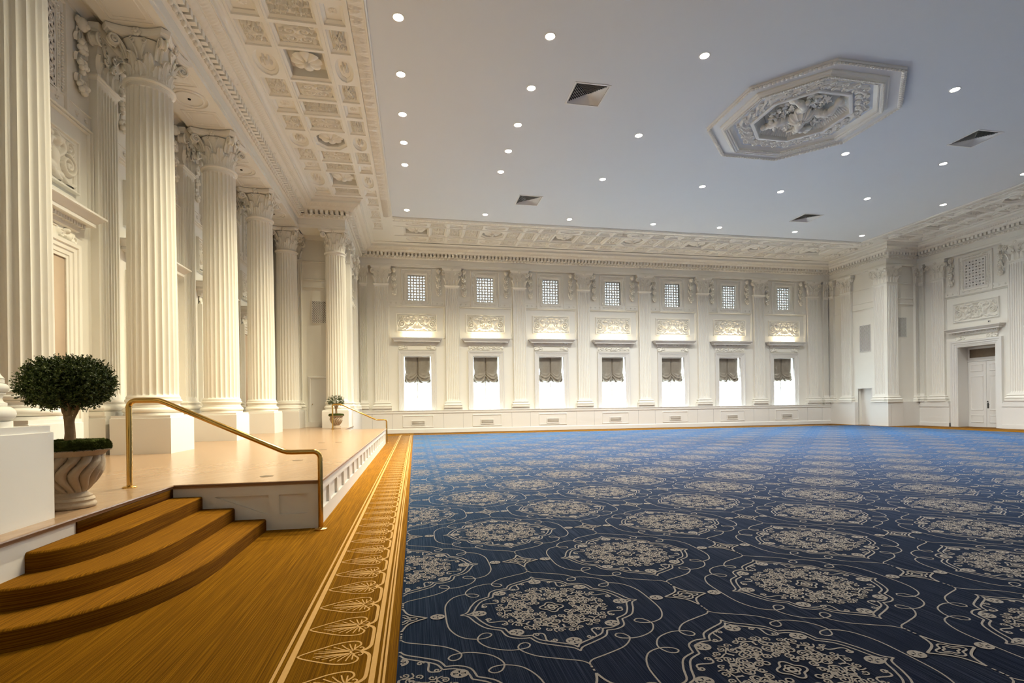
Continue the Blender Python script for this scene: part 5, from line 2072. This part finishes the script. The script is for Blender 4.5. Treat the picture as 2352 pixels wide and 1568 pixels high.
DF = diffuser_mesh()
for x, y, l in ((4.72, 13.28, 'large square louvred ceiling vent nearest the camera, left of the octagon'), (17.93, 13.45, 'square louvred ceiling vent right of the carved octagon'),
                (4.70, 20.57, 'distant square ceiling vent on the left, near the window wall'), (17.82, 20.58, 'distant square ceiling vent on the right, near the window wall')):
    t = thing('ceiling_diffuser', l, 'ceiling vent', (x, y, ZC), 0, 'square ceiling vents', 'thing')
    link('frame', DF[0], t)
    link('louvres', DF[1], t)
    link('throat', DF[2], t)

# ---------------------------------------------------------------- carved octagon in the ceiling
med = thing('ceiling_medallion', 'large carved white octagon medallion in the flat ceiling', 'ceiling medallion', (MC[0], MC[1], ZC), 0, None, 'thing')


def oct_loop(ap, z):
    r = ap / cos(PI / 8)
    return [(r * cos(PI / 8 + k * PI / 4), r * sin(PI / 8 + k * PI / 4), z) for k in range(8)]


def oct_rings(name, prof, mat, parent, smooth=25):
    mb = MB()
    mb.grid(np.array([oct_loop(a, z) for a, z in prof]), wv=True)
    return mb.obj(name, mat, parent, smooth)


oct_rings('outer_fillet', [(2.45, 0.0), (2.45, -0.03), (2.43, -0.06), (2.35, -0.065), (2.33, -0.03), (2.31, -0.028), (2.08, -0.028)], M['white'], med)


def oct_bead(name, ap, z, step, r, mat, parent, twist=False):
    mb = MB()
    lp = np.array(oct_loop(ap, z))
    for k in range(8):
        p, q = lp[k], lp[(k + 1) % 8]
        n = int(np.linalg.norm(q - p) / step)
        for i in range(n):
            c_ = p + (q - p) * (i + 0.5) / n
            d = (q - p) / np.linalg.norm(q - p)
            rr = (r * (abs(d[0]) * 1.2 + 0.5 * abs(d[1]) + .3), r * (abs(d[1]) * 1.2 + 0.5 * abs(d[0]) + .3), r * 0.8)
            mb.ball(c_, rr, 6, 5)
    return mb.obj(name, mat, parent, 60)


oct_bead('rope_moulding', 2.39, -0.075, 0.10, 0.045, M['carved'], med)
oct_rings('frame', [(2.09, 0.0), (2.09, -0.06), (2.06, -0.09), (2.02, -0.095), (2.0, -0.13), (1.96, -0.15), (1.92, -0.15), (1.90, -0.115), (1.86, -0.11), (1.84, -0.07), (1.80, -0.05), (1.73, 0.02), (1.70, 0.045)], M['plaster'], med)
oct_bead('bead_moulding', 1.975, -0.155, 0.055, 0.022, M['carved'], med)
oct_bead('bead_moulding', 1.86, -0.12, 0.05, 0.02, M['carved'], med)
# foliage ring
mb = MB()
r_ = np.random.default_rng(11)
nA, nB = 240, 16
ang = np.linspace(0, 2 * PI, nA, endpoint=False)
rad = np.linspace(0, 1, nB)
apf = 1 / np.cos(((ang + PI / 8) % (PI / 4)) - PI / 8)
apA = (1.27 + (1.71 - 1.27) * rad[None, :]) * apf[:, None]
T = ang[:, None] * 14
bump = 0.085 * np.abs(np.sin(T + 2.4 * np.sin(rad[None, :] * PI * 1.5))) ** 0.6 * np.sin(rad * PI)[None, :] ** 0.5
bump = bump + 0.04 * np.abs(np.sin(T * 2.5 + rad[None, :] * 9)) * np.sin(rad * PI)[None, :] + 0.02 * r_.random((nA, nB)) * np.sin(rad * PI)[None, :]
mb.grid(np.stack([apA * np.cos(ang)[:, None], apA * np.sin(ang)[:, None], 0.05 - bump], -1), wu=True)
for k in range(56):
    a = k * 2 * PI / 56
    rr = 1.49 + 0.10 * (-1) ** k
    f_ = 1 / cos(((a + PI / 8) % (PI / 4)) - PI / 8)
    P = np.array([(x * 1.0, y, z) for x, y, z in [(rr * f_ * cos(a), rr * f_ * sin(a), -0.03)]])
    sp = volute_path(0.085, 1.4, 18)
    mb.tube([(P[0][0] + u * cos(a) - v * sin(a), P[0][1] + u * sin(a) + v * cos(a), -0.045) for u, v in sp], np.linspace(0.024, 0.014, 18), 5)
mb.obj('carved_foliage_ring', M['carved'], med, 60)
oct_rings('inner_rim', [(1.29, 0.05), (1.29, -0.05), (1.27, -0.07), (1.20, -0.07), (1.185, -0.05), (1.185, 0.10)], M['white'], med)
# fluted well
mb = MB()
lp0 = np.array(oct_loop(1.185, 0.08))
lp1 = np.array(oct_loop(1.10, 0.17))
lp2 = np.array(oct_loop(0.98, 0.30))
for k in range(8):
    n = 13
    for i in range(n):
        for A, B in ((lp0, lp1), (lp1, lp2)):
            p0, q0, p1, q1 = A[k], A[(k + 1) % 8], B[k], B[(k + 1) % 8]
            s = np.linspace(i / n, (i + 1) / n, 5)[:, None, None]
            v = np.array([0, 0.5, 1])[None, :, None]
            P = (p0 + (q0 - p0) * s) * (1 - v) + (p1 + (q1 - p1) * s) * v
            P = P.copy()
            P[..., 2] -= 0.03 * np.sin(np.linspace(0, PI, 5))[:, None]
            mb.grid(P)
mb.add(lp2, np.arange(8))
mb.obj('fluted_well', M['plaster'], med, 60)
# flower and four horn shaped figures
mb = MB()
nt, nr = 96, 10
t_ = np.linspace(0, 2 * PI, nt, endpoint=False)
rr = np.linspace(0.03, 1, nr)
TT, RR_ = np.meshgrid(t_, rr, indexing='ij')
rad2 = RR_ * 0.40 * (0.92 + 0.08 * np.cos(TT * 12))
mb.grid(np.stack([rad2 * np.cos(TT), rad2 * np.sin(TT), -0.10 - 0.10 * np.sin(RR_ * PI) - 0.02 * np.cos(TT * 24) * RR_ + 0.12 * RR_ ** 2], -1), wu=True)
for k in range(6):
    a = k * PI / 3
    mb.ball((0.06 * cos(a), 0.06 * sin(a), -0.18), 0.045, 8, 6)
mb.ball((0, 0, -0.21), 0.05, 8, 6)
mb.obj('centre_flower', M['carved'], med, 60)
for k in range(4):
    mb = MB()
    a0 = PI / 4 + k * PI / 2
    pts, rad_ = [], []
    for t in np.linspace(0, 1, 16):
        r0 = 0.30 + 0.72 * t
        a = a0 + 0.22 * sin(t * PI * 1.3)
        pts.append((r0 * cos(a), r0 * sin(a), 0.10 - 0.14 * sin(t * PI)))
        rad_.append(0.085 * (1 - t) ** 0.7 + 0.055 + 0.018 * sin(t * 30) + (0.03 if t > 0.9 else 0))
    mb.tube(pts, rad_, 12)
    mb.ball((1.02 * cos(a0 - .05), 1.02 * sin(a0 - .05), 0.02), 0.085, 10, 7)
    mb.ball((0.62 * cos(a0 + .28), 0.62 * sin(a0 + .28), -0.02), (0.11, 0.11, 0.10), 10, 8)
    mb.ball((0.80 * cos(a0 + .30), 0.80 * sin(a0 + .30), -0.03), 0.075, 10, 8)
    for s_ in (-1, 1):
        q0, q1, q2 = (0.68, a0 + .28 + .12 * s_), (0.80, a0 + .28 + .30 * s_), (0.93, a0 + .28 + .22 * s_)
        mb.tube([(r1 * cos(b1), r1 * sin(b1), -0.02) for r1, b1 in (q0, q1, q2)], (0.045, 0.035, 0.025), 8)
    for i in range(40):
        a = a0 + r_.uniform(0.25, 1.30)
        r0 = r_.uniform(0.42, 0.92)
        P = leaf_grid(0.14, 0.22, 0.09, nu=5, nv=6)
        b = r_.uniform(0, 2 * PI)
        X_, Y_, Z_ = P[..., 0], P[..., 2] - 0.1, P[..., 1] * 0.9
        Q = np.stack([r0 * cos(a) + X_ * cos(b) - Y_ * sin(b), r0 * sin(a) + X_ * sin(b) + Y_ * cos(b), 0.12 + Z_ - r_.uniform(0, 0.08)], -1)
        mb.grid(Q)
    mb.obj('carved_figure', M['carved'], med, 60)

# ---------------------------------------------------------------- daylight, lamps on the hoods, camera
w = bpy.data.worlds.new('daylight')
SC.world = w
w.use_nodes = True
nt = w.node_tree
bg = nt.nodes['Background']
bg.inputs['Color'].default_value = (0.74, 0.90, 1.0, 1)
bg.inputs['Strength'].default_value = 14.0

# the strips on the hoods also throw light up the wall
ST = bpy.data.lights.new('hood_strip_lamp', 'AREA')
ST.shape = 'RECTANGLE'
ST.size, ST.size_y = 1.16, 0.04
ST.energy = 8.0
ST.color = (1.0, 0.80, 0.50)
for x in WX:
    o = bpy.data.objects.new('hood_strip_lamp', ST)
    COL.objects.link(o)
    o.location = (x, YF - 0.20, 5.13)
    o.rotation_euler = (PI - 0.5, 0, 0)

cam = bpy.data.cameras.new('camera')
co = bpy.data.objects.new('camera', cam)
COL.objects.link(co)
F_PX, YAW, ROLL, PYC = 1172.0, 0.18697, -0.012834, 929.0
cam.sensor_fit = 'HORIZONTAL'
cam.sensor_width = 36.0
cam.lens = F_PX / 2352.0 * 36.0
cam.shift_x = 0.0
cam.shift_y = (PYC - 784.0) / 2352.0
cam.clip_start = 0.02
cam.clip_end = 200
fw = Vector((sin(YAW), cos(YAW), 0))
rg = Vector((cos(YAW), -sin(YAW), 0))
up = Vector((0, 0, 1))
rr_ = rg * cos(ROLL) + up * sin(ROLL)
uu = -rg * sin(ROLL) + up * cos(ROLL)
mt = Matrix(((rr_.x, uu.x, -fw.x, 0), (rr_.y, uu.y, -fw.y, 0), (rr_.z, uu.z, -fw.z, 1.45), (0, 0, 0, 1)))
co.matrix_world = mt
SC.camera = co

vs = SC.view_settings
vs.view_transform = 'Standard'
vs.look = 'None'
vs.gamma = 1.0
vs.exposure = 1.2
vs.use_curve_mapping = False
cy = SC.cycles
cy.max_bounces = 6
cy.diffuse_bounces = 4
cy.glossy_bounces = 3
cy.transparent_max_bounces = 8
cy.transmission_bounces = 3
cy.sample_clamp_indirect = 6.0
cy.caustics_reflective = False
cy.caustics_refractive = False
cy.use_denoising = True
cy.use_adaptive_sampling = True
cy.adaptive_threshold = 0.05
cy.adaptive_min_samples = 16
